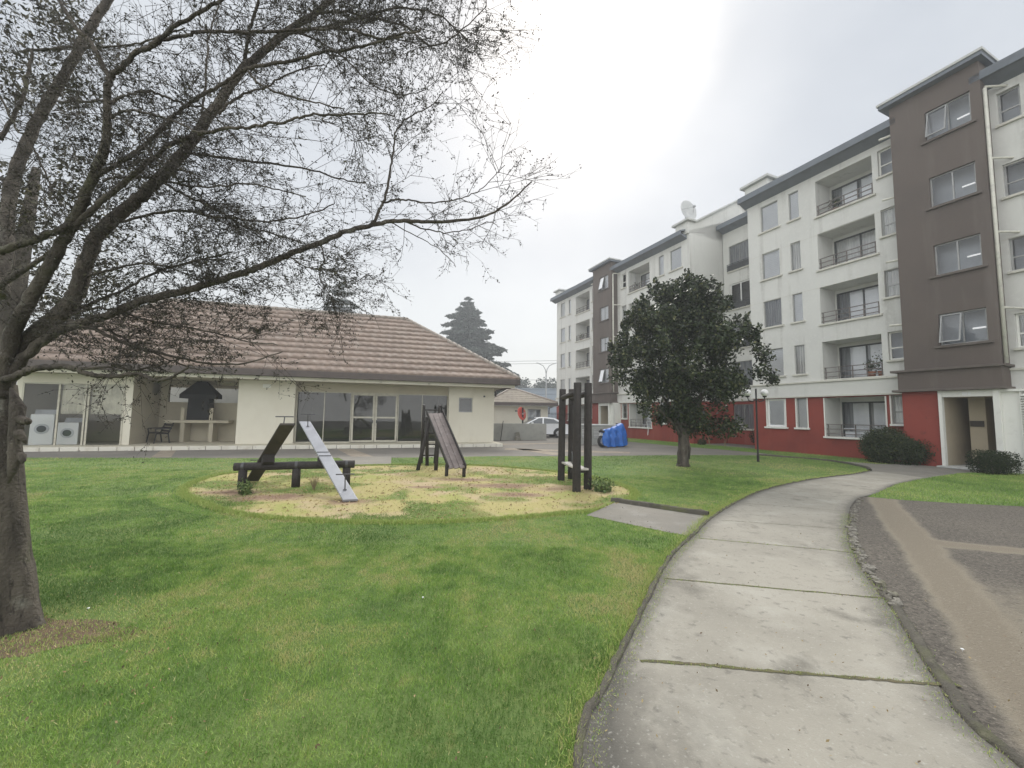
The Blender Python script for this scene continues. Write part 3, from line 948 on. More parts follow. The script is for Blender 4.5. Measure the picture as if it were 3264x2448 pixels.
def balcony(root, a, b, c, d, y, dep=1.15, floor=0, style=0):
    """back wall with sliding door, railing, sill slab"""
    yb = y + dep
    zc = c - .55
    xa, xb = a + .06, b - .02
    zt = d - .16
    mb = MB()
    wall_open(mb, a, b, zc, d, [(xa, xb, zc, zt)], yb, .05)
    mb.quad((a, y, c), (b, y, c), (b, yb, c - .001), (a, yb, c - .001))
    mb.build('balcony_back_wall', M['stucco_in'], root)
    xm = (xa + xb) / 2
    fo = frame_mb(xa, xb, zc, zt, yb + .01, .06, .05, (xm,)).build('balcony_door', M['frame_dark'], root)
    MB().quad((xa + .05, yb + .03, zc), (xb - .05, yb + .03, zc), (xb - .05, yb + .03, zt - .05), (xa + .05, yb + .03, zt - .05)).build('pane', M['glass'], fo)
    ks = [('grey', xa, xa + .24 * (xb - xa)), ('blind', xa + .24 * (xb - xa), xb)] if style == 0 else ([('curtain', xa, xb)] if style == 1 else [('grey', xa, xa + .4), ('blind', xa + .4, xa + 1.0), ('grey', xa + 1.0, xa + 1.15), ('blind', xa + 1.15, xb)])
    for kd, x0_, x1_ in ks:
        mb = MB()
        n = max(6, int((x1_ - x0_) / .04))
        yy = yb + .07
        for k in range(n):
            u0, u1 = x0_ + (x1_ - x0_) * k / n, x0_ + (x1_ - x0_) * (k + 1) / n
            amp = .02 if kd != 'blind' else .004
            mb.quad((u0, yy + amp * math.sin(k * 1.7), zc), (u1, yy + amp * math.sin((k + 1) * 1.7), zc), (u1, yy + amp * math.sin((k + 1) * 1.7), zt), (u0, yy + amp * math.sin(k * 1.7), zt))
        mb.build('curtain', M[{'curtain': 'curtain', 'blind': 'blind', 'grey': 'curtain_g', 'dark': 'roomdark'}[kd]], fo)
    railing(root, a, b, y + .08, c + .002, c + .52)
    MB().box(a - .08, b + .1, y - .09, y + .04, c - .085, c - .003).build('balcony_sill', M['sill'] if floor else M['sill_white'], root, bevel=.01)


def eave(root, x0, x1, z, y=0.0, over=.5, depth=10.0, slope=.32):
    MB().hexa([(x0, y - over, z + .02), (x1, y - over, z + .02), (x1, y - .002, z - .20), (x0, y - .002, z - .20)], [(x0, y - over, z + .07), (x1, y - over, z + .07), (x1, y - .002, z + .05), (x0, y - .002, z + .05)]).build('soffit', M['soffit'], root)
    MB().box(x0, x1, y - over - .1, y - over - .003, z - .02, z + .22).build('gutter', M['soffit'], root)
    ym = depth / 2 + y
    z1 = z + .2
    mb = MB()
    zr_ = z1 + slope * (ym - (y - over))
    mb.hexa([(x0, y - over - .06, z1), (x1, y - over - .06, z1), (x1, ym, zr_), (x0, ym, zr_)], [(x0, y - over - .06, z1 + .09), (x1, y - over - .06, z1 + .09), (x1, ym, zr_ + .09), (x0, ym, zr_ + .09)])
    mb.hexa([(x0, ym, zr_), (x1, ym, zr_), (x1, ym + depth / 2 + .6, z1), (x0, ym + depth / 2 + .6, z1)], [(x0, ym, zr_ + .09), (x1, ym, zr_ + .09), (x1, ym + depth / 2 + .6, z1 + .09), (x0, ym + depth / 2 + .6, z1 + .09)])
    mb.build('roof', M['roofm'], root)


def parapet(root, x0, x1, z, y0=-.12, depth=9.0, slope=.44, name='gable_parapet'):
    """raised gable upstand with a coping, rising to the ridge"""
    b = [(x0, y0, z - .35), (x1, y0, z - .35), (x1, y0 + depth, z - .35), (x0, y0 + depth, z - .35)]
    ym = y0 + depth / 2
    zr_ = z + .45 + slope * depth / 2
    prof = [(y0, z - .35), (y0, z + .42), (y0 + .6, z + .42), (ym, zr_), (y0 + depth, z + .42), (y0 + depth, z - .35)]
    mb = MB().hexa([(x0, yy, zz) for yy, zz in prof], [(x1, yy, zz) for yy, zz in prof])
    o_ = mb.build(name, M['stucco'], root)
    cp = MB()
    top = [(y0 - .18, z + .425), (y0 + .6, z + .425), (ym, zr_ + .006), (y0 + depth + .1, z + .425)]
    for (ya, za), (yb, zb) in zip(top[:-1], top[1:]):
        cp.hexa([(x0 - .16, ya, za), (x1 + .16, ya, za), (x1 + .16, yb, zb), (x0 - .16, yb, zb)], [(x0 - .16, ya, za + .12), (x1 + .16, ya, za + .12), (x1 + .16, yb, zb + .12), (x0 - .16, yb, zb + .12)])
    cp.build('coping', M['coping'], o_)
    return o_


ZF = [ST * k for k in range(5)]
EZ = 13.05                     # soffit height


def wing(root, x0, x1, cols, seed, wall_name='wall'):
    """cols: list of (kind, a, b) on one front plane y=0"""
    rd = random.Random(seed)
    upper, lower = [], []
    for k in range(5):
        for kd, a, b in cols:
            if kd == 'bal': op = (a, b, ZF[k] + .86, ZF[k] + 2.55, 1.15)
            elif kd == 'small': op = (a, b, ZF[k] + 1.46, ZF[k] + 2.57)
            else: op = (a, b, ZF[k] + 1.20, ZF[k] + 2.57)
            (lower if k == 0 else upper).append((kd, k) + op)
    mb = MB()
    wall_open(mb, x0, x1, 2.62, EZ + .3, [o_[2:] for o_ in upper])
    mb.build('wall', M['stucco'], root)
    mb = MB()
    ln = MB()
    wall_open(mb, x0, x1, 0, 2.62, [o_[2:] for o_ in lower], lining=ln)
    mb.build('ground_floor_wall', M['red'], root)
    ln.build('opening_lining', M['stucco_in'], root)
    for kd, k, a, b, c, d in [o_[:6] for o_ in lower]:
        MB().box(a - .05, a - .001, -.02, -.002, c, d).build('opening_trim', M['sill_white'], root)
        MB().box(b + .001, b + .05, -.02, -.002, c, d).build('opening_trim', M['sill_white'], root)
    MB().box(x0 - .05, x1 + .0, -.13, -.002, 2.60, 2.66).build('ledge', M['sill'], root)
    MB().box(x0 - .04, x1 + .0, -.085, -.003, 2.663, 3.24).build('band', M['stucco'], root)
    MB().box(x0 - .06, x1 + .0, -.15, -.001, 3.243, 3.32).build('ledge', M['sill'], root, bevel=.01)
    MB().box(x0 + .02, x1 - .02, -.006, -.001, 7.55, 7.565).box(x0 + .02, x1 - .02, -.006, -.001, 10.02, 10.035).build('wall_joint', M['sill'], root)
    for o_ in lower + upper:
        kd, k, a, b, c, d = o_[:6]
        sl = 'sill' if k else 'sill_white'
        if kd == 'bal':
            balcony(root, a, b, c, d, 0, 1.15, k, rd.randrange(3))
        elif kd == 'small':
            zt = c + .42 * (d - c)
            window(root, a, b, c, d, 0, .1, rd.choice(['room', 'room', 'curtain']), rd.choice(['alu', 'alu', 'sill_white']), (), (zt,), sl, .055, .06)
        elif kd == 'nar':
            window(root, a, b, c, d, 0, .07, rd.choice(['blind', 'curtain', 'blind']), 'alu', (), (), sl, .035, .1)
        else:
            white_f = (k == 0)
            window(root, a, b, c, d, 0, .05 if white_f else .07, (['blind', 'blind', 'grey', 'blind', 'blind'] if seed in (3, 12) else ['blind', 'curtain', 'blind', 'blind', 'curtain'])[k], 'pvc' if white_f else 'alu', (), (), sl, .09 if white_f else .04, .12)


def drains(root, x, y, n=4, z0=4.95, length=.55):
    for k in range(n):
        z = z0 + ST * k
        MB().tube([(x, y + .02, z - .02), (x - .05, y - length, z + .05)], .045, 8).build('drain_spout', M['pipe'], root)


def tower(root, xa, xb, wa, wb, yf=-.6, seed=0):
    """brown stair tower, entrance porch at its foot"""
    ops = [(wa, wb, ZF[k] + 1.72, ZF[k] + 2.83) for k in range(1, 5)]
    mb = MB()
    wall_open(mb, xa, xb, 3.36, 13.72, ops, yf, .14)
    mb.quad((xb, yf, 3.36), (xb, .3, 3.36), (xb, .3, 13.72), (xb, yf, 13.72))
    mb.quad((xa, .3, 3.36), (xa, yf, 3.36), (xa, yf, 13.72), (xa, .3, 13.72))
    mb.quad((xa, .3, 13.0), (xa, 5, 13.0), (xa, 5, 13.72), (xa, .3, 13.72))
    mb.quad((xb, 5, 13.0), (xb, .3, 13.0), (xb, .3, 13.72), (xb, 5, 13.72))
    mb.build('tower_wall', M['brown'], root)
    MB().box(xa - .22, xb + .16, yf - .28, 5.2, 13.725, 13.86).build('tower_roof_slab', M['soffit'], root)
    MB().box(xa - .26, xb + .2, yf - .32, 5.25, 13.862, 13.95).build('tower_coping', M['coping'], root)
    for k in range(1, 5):
        c, d = ZF[k] + 1.72, ZF[k] + 2.83
        mid = (wa + wb) / 2
        tl = (wa + .045, mid, R(14)) if k in (1, 4) else None
        fo = window(root, wa, wb, c, d, yf, .08, 'blind' if seed else 'room', 'alu', (mid,), (), 'sill_brown', .045, .12, tl)
        if not seed: MB().tube([(mid + .12, yf + .4, c + .52), (wb - .15, yf + .4, c + .52)], .028, 8).build('tube_lamp', M['tubelight'], fo)
    # band above the porch
    y2 = yf - .14
    MB().box(xa - .16, xb + .02, y2, .2, 2.72, 3.36).build('porch_band', M['brown'], root)
    MB().box(xa - .34, xb + .1, y2 - .1, .2, 3.362, 3.44).build('porch_ledge', M['sill_brown'], root, bevel=.01)
    MB().box(xa - .32, xb + .1, y2 - .09, .2, 2.64, 2.718).build('porch_ledge', M['sill_brown'], root, bevel=.01)
    # red wall left of the entrance
    pa, pb = wa - .12, wb + .02
    mb = MB()
    mb.quad((xa - .12, yf, 0), (pa, yf, 0), (pa, yf, 2.64), (xa - .12, yf, 2.64))
    mb.quad((xa - .12, .2, 0), (xa - .12, yf, 0), (xa - .12, yf, 2.64), (xa - .12, .2, 2.64))
    mb.build('porch_side_wall', M['red'], root)
    MB().box(pa, pa + .09, yf - .07, yf + .1, 0, 2.638).build('porch_pilaster', M['sill_white'], root)
    MB().box(pb, pb + .14, yf - .09, yf + .1, 0, 2.638).build('porch_pilaster', M['sill_white'], root)
    li = MB().box(pa + .092, pb - .002, yf - .04, yf + .12, 2.42, 2.637).build('porch_lintel', M['sill_white'], root)
    mb = MB()
    yb = yf + 2.4
    mb.quad((pa + .09, yf + .1, 0), (pa + .09, yb, 0), (pa + .09, yb, 2.42), (pa + .09, yf + .1, 2.42))
    mb.quad((pb, yb, 0), (pb, yf + .1, 0), (pb, yf + .1, 2.42), (pb, yb, 2.42))
    mb.quad((pa + .09, yb, 0), (pb, yb, 0), (pb, yb, 2.42), (pa + .09, yb, 2.42))
    mb.quad((pa, yf, 2.42), (pb, yf, 2.42), (pb, yb, 2.42), (pa, yb, 2.42))
    mb.build('porch_inner_wall', M['beigewall'], root)
    MB().box(pa + .42, pa + .75, yf + .9, yf + .94, 1.42, 1.62).build('wall_plaque', M['door_dark'], root)
    MB().box(pa + .40, pa + .80, yf + .945, yb - .02, .02, 2.418).build('porch_partition', M['beigewall'], root)
    dd = MB().box(pa + .82, pb - .06, yb - .09, yb - .01, .05, 2.1).build('entrance_door', M['door_dark'], root)
    MB().tube([(pa + .9, yb - .12, .98), (pa + .9, yb - .12, 1.12)], .015, 6).build('door_handle', M['steel'], dd)
    MB().box(pa - .05, pb + .16, yf - .35, yb, .016, .07).build('doorstep', M['coping'], root, bevel=.01)
    # meter cupboard and louvred vent beside the porch
    cb = MB().box(pb + .142, pb + .52, yf + .06, .3, 0, 2.55).build('meter_cupboard', M['sill_white'], root)
    MB().box(pb + .12, pb + .58, yf - .03, .32, 2.552, 2.63).build('cupboard_cap', M['sill_white'], cb)
    lv = MB()
    for k in range(26):
        z = .45 + k * .078
        lv.hexa([(pb + .535, yf + .02, z), (pb + .66, yf + .02, z), (pb + .66, yf + .14, z + .05), (pb + .535, yf + .14, z + .05)], [(pb + .535, yf + .02, z + .022), (pb + .66, yf + .02, z + .022), (pb + .66, yf + .14, z + .072), (pb + .535, yf + .14, z + .072)])
    lv.box(pb + .522, pb + .534, yf + .01, .3, 0, 2.55).box(pb + .662, pb + .69, yf + .01, .3, 0, 2.55)
    lv.build('louvred_vent', M['sill_white'], root)
    # downpipe on the far side of the corner
    MB().tube([(xb + .06, yf + .12, 12.72), (xb + .06, yf + .12, 3.46)], .05, 10).build('downpipe', M['pipe'], root, smooth=True)
    for k in range(4):
        z = 5.2 + ST * k
        MB().tube([(xb + .06, yf + .12, z + .06), (xb + .42, -.01, z)], .035, 8).build('pipe_branch', M['pipe'], root)
        MB().tube([(xa - .01, yf + .14, z), (xa - .40, yf + .10, z + .03)], .045, 8).build('drain_spout', M['pipe'], root)
    return li


# right-hand block (nearer) with the recess beside it
rb = empty('apartment_block', P0, RZ, 'nearer cream apartment block with brown stair tower and red ground floor, at the right', 'building', 'apartment blocks along the lawn')
wing(rb, .15, 6.5, [('win', .87, 1.76), ('nar', 2.29, 2.75), ('bal', 3.50, 5.65), ('small', 5.85, 6.38)], 3)
eave(rb, .02, 6.72, EZ + .02)
li = tower(rb, 6.55, 8.95, 7.55, 8.70)
MB().box(8.02, 8.14, -.646, -.642, 2.47, 2.57).box(8.16, 8.22, -.646, -.642, 2.47, 2.57).build('house_number_plate', M['white'], li)
wing(rb, 8.95, 15.6, [('small', 9.12, 9.62), ('bal', 9.85, 11.95), ('nar', 12.75, 13.2), ('win', 13.75, 14.65)], 5)
eave(rb, 8.7, 15.8, EZ + .02)
parapet(rb, .12, 1.35, EZ + .48)
parapet(rb, 9.1, 10.0, EZ + .45, y0=.9, depth=7.5, slope=.38)
# end, back and recess walls
mb = MB()
mb.quad((.15, 0, 0), (.15, 0, EZ + .3), (.15, 3.0, EZ + .3), (.15, 3.0, 0))
mb.quad((15.6, 0, 0), (15.6, 10, 0), (15.6, 10, EZ + .3), (15.6, 0, EZ + .3))
mb.quad((15.6, 10, 0), (-3.7, 10, 0), (-3.7, 10, EZ + .3), (15.6, 10, EZ + .3))
mb.build('end_wall', M['stucco'], rb)
YR = 2.9
mb = MB()
rops = [(-3.28, -1.85, ZF[k] + .95, ZF[k] + 2.60) for k in range(1, 5)]
wall_open(mb, -3.7, .15, 2.62, EZ + .75, rops, YR, .12)
mb.build('recess_wall', M['stucco'], rb)
mb = MB()
wall_open(mb, -3.7, .15, 0, 2.62, [(-3.28, -1.85, .95, 2.45)], YR, .12)
mb.build('recess_ground_wall', M['red'], rb)
MB().box(-3.69, .14, YR - .1, YR - .002, 2.64, 3.28).build('recess_band', M['stucco'], rb)
for k in range(0, 5):
    c, d = ZF[k] + .95, ZF[k] + (2.60 if k else 2.45)
    window(rb, -3.28, -1.85, c, d, YR, .07, 'grey' if k != 3 else 'dark', 'pvc' if k in (3,) else 'alu', (-2.56,), (), 'sill', .07 if k == 3 else .045, .1)
    if k:
        mb = MB()
        for z in (c + .03, c + .16, c + .29, c + .42): mb.box(-3.36, -1.77, YR - .12, YR - .09, z - .014, z + .014)
        for x in (-3.34, -2.95, -2.56, -2.17, -1.79): mb.box(x - .012, x + .012, YR - .118, YR - .092, c - .02, c + .44)
        mb.box(-3.32, -1.81, YR - .088, YR - .082, c + .01, c + .38)
        mb.build('balcony_railing', M['frame_dark'], rb)
eave(rb, -3.69, .14, EZ + .75, YR, .5, 6.8, .32)

# left-hand block (further)
LX = -20.35
lb = empty('apartment_block', loc(LX, 0), RZ, 'further cream apartment block with a grey dish on its roof, beyond the round tree', 'building', 'apartment blocks along the lawn')
wing(lb, 0, 7.05, [('win', .72, 1.55), ('nar', 2.2, 2.6), ('bal', 3.45, 5.68), ('small', 6.05, 6.6)], 11)
eave(lb, -.35, 7.2, EZ + .02)
tower(lb, 7.05, 9.5, 8.0, 9.12, seed=2)
wing(lb, 9.5, 16.6, [('small', 9.98, 10.53), ('bal', 10.8, 13.05), ('nar', 13.93, 14.4), ('win', 14.98, 15.93)], 12)
eave(lb, 9.3, 16.4, EZ + .02)
parapet(lb, -.1, .75, EZ + .48)
parapet(lb, 15.6, 16.6, EZ + .48, slope=.5)
parapet(lb, 10.6, 11.5, EZ + .45, y0=.9, depth=7.5, slope=.38)
mb = MB()
mb.quad((16.6, 0, 2.62), (16.6, 10, 2.62), (16.6, 10, EZ + .3), (16.6, 0, EZ + .3))
mb.quad((0, 10, 0), (0, 0, 0), (0, 0, EZ + .3), (0, 10, EZ + .3))
mb.quad((16.6, 10, 0), (0, 10, 0), (0, 10, EZ + .3), (16.6, 10, EZ + .3))
zt = EZ + .3
mb.quad((16.6, 0, zt), (16.6, 5, zt + 1.9), (16.6, 10, zt))
mb.quad((0, 0, zt), (0, 5, zt + 1.9), (0, 10, zt))
mb.build('end_wall', M['stucco'], lb)

mb = MB()
mb.quad((16.6, 0, 0), (16.6, 10, 0), (16.6, 10, 2.62), (16.6, 0, 2.62))
mb.build('ground_floor_end_wall', M['red'], lb)
# satellite dish on the further block
dz = EZ + .48 + .55
ds = empty('satellite_dish', loc(LX + 16.0, .35, dz), RZ, 'large pale grey satellite dish on the gable of the further block', 'satellite dish')
mb = MB().tube([(0, 0, 0), (0, 0, .55)], .035, 8).bar((0, .05, .02), (-.3, .3, .02), .03).bar((0, .05, .02), (.3, .3, .02), .03)
mb.build('mast', M['galv'], ds)
prof = [(.001, 0), (.2, .02), (.42, .08), (.6, .165), (.68, .22), (.66, .23), (.4, .1), (.001, .02)]
db = MB().lathe(prof, (0, 0, 0), 28).build('reflector', M['dishgrey'], ds, True)
db.location = (.05, 0, .80)
db.rotation_euler = (0, R(84), R(0))
ab = MB().bar((0, -.5, .12), (0, 0, .62), .025).bar((0, .5, .12), (0, 0, .62), .025).box(-.05, .05, -.06, .06, .6, .74).build('feed_arm', M['galv'], db)


# things on balconies
def potted(u, v, z, label, h=.45, m='bush', pot='terracotta', s=.13, n=160, group=None):
    e = empty('potted_plant', loc(u, v, z), RZ, label, 'plant', group)
    MB().lathe([(.001, 0), (s * .7, 0), (s, .22), (s * .95, .225), (.001, .2)], (0, 0, 0), 12).build('pot', M[pot], e, True)
    C = blob_points([(0, 0, .22 + h * .45)], [np.array([h * .5, h * .5, h * .55])], n / (h * .5) ** 2, .1)
    v_, f_, a_ = leaves(C, .09)
    np_mesh('foliage', v_, f_, M[m], e, {'var': a_})
    return e


potted(4.1, .35, ZF[4] + .86, 'bushy pot plant behind the railing of the top balcony, nearer block', .55)
potted(5.15, .28, ZF[1] + .86, 'pot plant at the right end of the first-floor balcony, nearer block', .5, s=.15)
potted(5.45, .35, ZF[1] + .86, 'tallest pot plant, on the first-floor balcony of the nearer block', .85, s=.14)
potted(LX + 11.3, .35, ZF[4] + .86, 'pot plant on the top balcony of the further block, left of the tree', .6)
potted(LX + 3.9, .35, ZF[3] + .86, 'pot plant on the far end balcony beside the far brown tower', .6)


def plastic_table(u, v, z, label, wd=.9, dp_=.7, m='white'):
    e = empty('garden_table', loc(u, v, z), RZ, label, 'table')
    MB().box(-wd / 2, wd / 2, -dp_ / 2, dp_ / 2, .68, .71).build('tabletop', M[m], e, bevel=.01)
    for sx_ in (-1, 1):
        for sy_ in (-1, 1):
            MB().bar((sx_ * wd * .44, sy_ * dp_ * .42, 0), (sx_ * wd * .38, sy_ * dp_ * .36, .68), .05).build('leg', M[m], e)
    return e


tb = plastic_table(4.72, .42, .33, 'silver grey table on the ground-floor balcony above the clipped hedge', 1.2, .6, 'silver')
tb.scale = (1, 1, 1.28)
MB().box(-.56, .56, -.27, -.25, .30, .60).build('apron', M['silver'], tb)
plastic_table(LX + 12.3, .6, .33, 'white plastic table on the ground-floor balcony behind the blue tarp', .8, .8)
e = empty('plastic_chair', loc(LX + 12.75, .25, .33), RZ + 2.4, 'white plastic chair beside the balcony table of the further block', 'chair')
MB().box(-.22, .22, -.22, .22, .42, .45).build('seat', M['white'], e, bevel=.01)
MB().hexa([(-.22, .2, .45), (.22, .2, .45), (.22, .23, .45), (-.22, .23, .45)], [(-.2, .3, .92), (.2, .3, .92), (.2, .32, .92), (-.2, .32, .92)]).build('backrest', M['white'], e)
for sx_ in (-1, 1):
    for sy_ in (-1, 1): MB().bar((sx_ * .23, sy_ * .23, 0), (sx_ * .19, sy_ * .19, .42), .04).build('leg', M['white'], e)
    MB().box(sx_ * .24 - .025, sx_ * .24 + .025, -.2, .24, .62, .65).build('armrest', M['white'], e)

# ------------------------------------------------------------------ clubhouse
CAZ = 1.27
CB = Vector((-7.39, 18.12, 0))
CRZ = math.atan2(math.cos(CAZ), math.sin(CAZ))
CXv = Vector((math.sin(CAZ), math.cos(CAZ), 0))
CYv = Vector((-math.cos(CAZ), math.sin(CAZ), 0))


def cl(s_, v, z=0.0):
    return CB + CXv * s_ + CYv * v + Vector((0, 0, z))


ch = empty('clubhouse', CB, CRZ, 'single-storey cream clubhouse with brown tiled hip roof and glazed doors', 'building')
# platform of whitewashed blocks
pf = MB().box(-12.6, 7.3, .02, 11, 0, .17).build('platform', M['platform_top'], ch)
MB().box(-12.58, 7.28, .012, .0195, .004, .15).build('mortar', M['sill_brown'], pf)
mb = MB()
x = -12.6
while x < 7.25:
    x2 = min(x + random.uniform(.52, .6), 7.3)
    mb.box(x + .011, x2 - .011, -.03 + random.uniform(-.006, .006), .019, .006, .165 + random.uniform(-.006, .004))
    x = x2
mb.build('edge_blocks', M['platform'], pf, bevel=.008)
# walls
mb = MB()
zt, zb = 2.98, .17
wall_open(mb, 4.72, 7.08, zb, zt, [(5.22, 5.93, 1.70, 2.45)], 1.0, .12)
mb.quad((4.72, 1.42, zb), (4.72, 1.0, zb), (4.72, 1.0, zt), (4.72, 1.42, zt))
mb.quad((7.08, 1.0, zb), (7.08, 9.6, zb), (7.08, 9.6, zt), (7.08, 1.0, zt))
mb.build('front_wall', M['cwall'], ch)
mb = MB()
mb.quad((-4.55, 1.0, zb), (-2.3, 1.0, zb), (-2.3, 1.0, zt), (-4.55, 1.0, zt))
mb.quad((-2.3, 1.0, zb), (-2.3, 1.42, zb), (-2.3, 1.42, zt), (-2.3, 1.0, zt))
mb.quad((-4.55, 3.2, zb), (-4.55, 1.0, zb), (-4.55, 1.0, zt), (-4.55, 3.2, zt))
mb.build('front_wall', M['cwall'], ch)
mb = MB()
mb.quad((-8.55, 1.0, zb), (-8.3, 1.0, zb), (-8.3, 1.0, zt), (-8.55, 1.0, zt))
mb.quad((-11.95, 9.6, zb), (-11.95, 1.0, zb), (-11.95, 1.0, zt), (-11.95, 9.6, zt))
mb.quad((-11.95, 1.0, 2.62), (-8.55, 1.0, 2.62), (-8.55, 1.0, zt), (-11.95, 1.0, zt))
mb.quad((-11.95, 1.0, zb), (-11.78, 1.0, zb), (-11.78, 1.0, 2.62), (-11.95, 1.0, 2.62))
mb.build('front_wall', M['cwall'], ch)
mb = MB()
mb.quad((-2.3, 1.4, 2.58), (4.72, 1.4, 2.58), (4.72, 1.4, zt), (-2.3, 1.4, zt))
mb.quad((-2.3, 5.5, zb), (4.72, 5.5, zb), (4.72, 5.5, zt), (-2.3, 5.5, zt))
mb.quad((-2.3, 5.5, zb), (-2.3, 1.5, zb), (-2.3, 1.5, zt), (-2.3, 5.5, zt))
mb.quad((4.72, 1.5, zb), (4.72, 5.5, zb), (4.72, 5.5, zt), (4.72, 1.5, zt))
wall_open(mb, -8.3, -4.55, zb, zt, [(-8.0, -6.95, 1.98, 2.82), (-6.5, -4.75, 1.98, 2.82)], 3.15, .15)
wall_open(mb, -8.3 - .0, -4.55, zb, zb + .001, [], 3.15, .0)
# left side wall of the barbecue bay, with a vent opening
mb.quad((-8.3, 1.0, zb), (-8.3, 3.15, zb), (-8.3, 3.15, 2.35), (-8.3, 1.0, 2.35))
mb.quad((-8.3, 1.0, 2.35), (-8.3, 2.4, 2.35), (-8.3, 2.4, zt), (-8.3, 1.0, zt))
mb.quad((-8.3, 3.0, 2.35), (-8.3, 3.15, 2.35), (-8.3, 3.15, zt), (-8.3, 3.0, zt))
mb.quad((-8.3, 2.4, 2.85), (-8.3, 3.0, 2.85), (-8.3, 3.0, zt), (-8.3, 2.4, zt))
# laundry room
mb.quad((-11.9, 3.6, zb), (-8.55, 3.6, zb), (-8.55, 3.6, zt), (-11.9, 3.6, zt))
mb.quad((-8.55, 3.6, zb), (-8.55, 1.02, zb), (-8.55, 1.02, zt), (-8.55, 3.6, zt))
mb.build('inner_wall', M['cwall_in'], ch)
mb = MB()
mb.quad((-12.1, .2, 2.985), (7.9, .2, 2.985), (7.9, 10, 2.985), (-12.1, 10, 2.985))
mb.build('ceiling', M['cwall_in'], ch)
mb = MB()
mb.quad((7.08, 9.6, zb), (-4.55, 9.6, zb), (-4.55, 9.6, zt), (7.08, 9.6, zt))
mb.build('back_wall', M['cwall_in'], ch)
MB().box(-12.15, 7.95, .16, .30, 2.97, 3.12).build('eave_board', M['cwall'], ch)
# small window
window(ch, 5.22, 5.93, 1.70, 2.45, 1.0, .06, 'dark', 'alu', (), (), None, .04)
# glazed front
YG = 1.42
mul = [-2.28, -1.12, .06, 2.26, 3.42, 4.70]
mb = MB()
for x in mul: mb.box(x - .018, x + .018, YG - .02, YG + .03, zb, 2.58)
mb.box(-2.28, 4.70, YG - .021, YG + .031, 2.53, 2.579).box(-2.28, .06, YG - .021, YG + .031, zb, zb + .05).box(2.26, 4.7, YG - .021, YG + .031, zb, zb + .05)
gf = mb.build('glazing_frame', M['frame_cream'], ch)
for a, b in ((-2.28, -1.12), (-1.12, .06), (2.26, 3.42), (3.42, 4.70)):
    MB().quad((a, YG, zb), (b, YG, zb), (b, YG, 2.55), (a, YG, 2.55)).build('pane', M['glass_dark'], gf)
for a, b, hx in ((.10, 1.15, 1.07), (1.17, 2.22, 1.25)):
    mb = frame_mb(a, b, zb + .02, 2.53, YG - .045, .085, .05, (), (1.38,))
    dr = mb.build('glazed_door', M['frame_cream'], ch)
    MB().quad((a + .07, YG - .02, zb + .08), (b - .07, YG - .02, zb + .08), (b - .07, YG - .02, 2.46), (a + .07, YG - .02, 2.46)).build('pane', M['glass_dark'], dr)
    MB().box(hx - .02, hx + .02, YG - .08, YG - .046, 1.1, 1.25).build('handle', M['frame_dark'], dr)
# laundry front
mb = MB()
for x in (-11.74, -10.65, -9.82, -9.72, -8.58): mb.box(x - .03, x + .03, .98, 1.03, zb, 2.6)
mb.box(-11.74, -8.58, .985, 1.025, 2.56, 2.618)
lf = mb.build('laundry_screen', M['frame_cream'], ch)
for a, b in ((-9.69, -8.61), (-10.62, -9.85)):
    mb = MB()
    n = 24
    for k in range(n):
        u0, u1 = a + (b - a) * k / n, a + (b - a) * (k + 1) / n
        mb.quad((u0, 1.1 + .015 * math.sin(k * 1.3), 1.4), (u1, 1.1 + .015 * math.sin((k + 1) * 1.3), 1.4), (u1, 1.1 + .015 * math.sin((k + 1) * 1.3), 2.6), (u0, 1.1 + .015 * math.sin(k * 1.3), 2.6))
    mb.build('shade_cloth', M['shade'], lf)
MB().quad((-11.71, 1.0, zb), (-8.61, 1.0, zb), (-8.61, 1.0, 2.56), (-11.71, 1.0, 2.56)).build('pane', M['glass_clear'], lf)

# roof: tiled front slope built course by course
EY, EZc, RYc, RZc = .06, 3.40, 5.4, 7.25
xl0, xl1, xr0, xr1 = -12.2, -9.3, 8.15, 2.65
nc, npt = 12, 520
V, Fc = [], []
nrm = Vector((0, -(RZc - EZc), RYc - EY)).normalized()
for i in range(nc):
    rows = []
    for t, lift in ((i / nc, .002), (i / nc + .0001, .060), ((i + .35) / nc, .044), ((i + .7) / nc, .026), ((i + 1) / nc - .0002, .006)):
        a, b = xl0 + (xl1 - xl0) * t, xr0 + (xr1 - xr0) * t
        row = []
        for k in range(npt):
            s_ = a + (b - a) * k / (npt - 1)
            wv = .5 + .5 * math.cos(2 * PI * s_ / .40)
            wv = wv ** .7
            h = lift + (.055 * wv * (lift / .06) ** .5 if lift > .007 else 0)
            row.append(len(V))
            V.append((s_, EY + (RYc - EY) * t + nrm.y * h, EZc + (RZc - EZc) * t + nrm.z * h))
        rows.append(row)
    for r0, r1 in zip(rows[:-1], rows[1:]):
        for k in range(npt - 1): Fc.append((r0[k], r0[k + 1], r1[k + 1], r1[k]))
rf = np_mesh('roof', V, Fc, M['tile'], ch)
mb = MB()
eb = 10.75
mb.quad((xr0, EY, EZc), (xr0, eb, EZc), (xr1, RYc, RZc))
mb.quad((xr0, eb, EZc), (xl0, eb, EZc), (xl1, RYc, RZc), (xr1, RYc, RZc))
mb.quad((xl0, eb, EZc), (xl0, EY, EZc), (xl1, RYc, RZc))
mb.build('far_slopes', M['tile'], rf)
mb = MB()
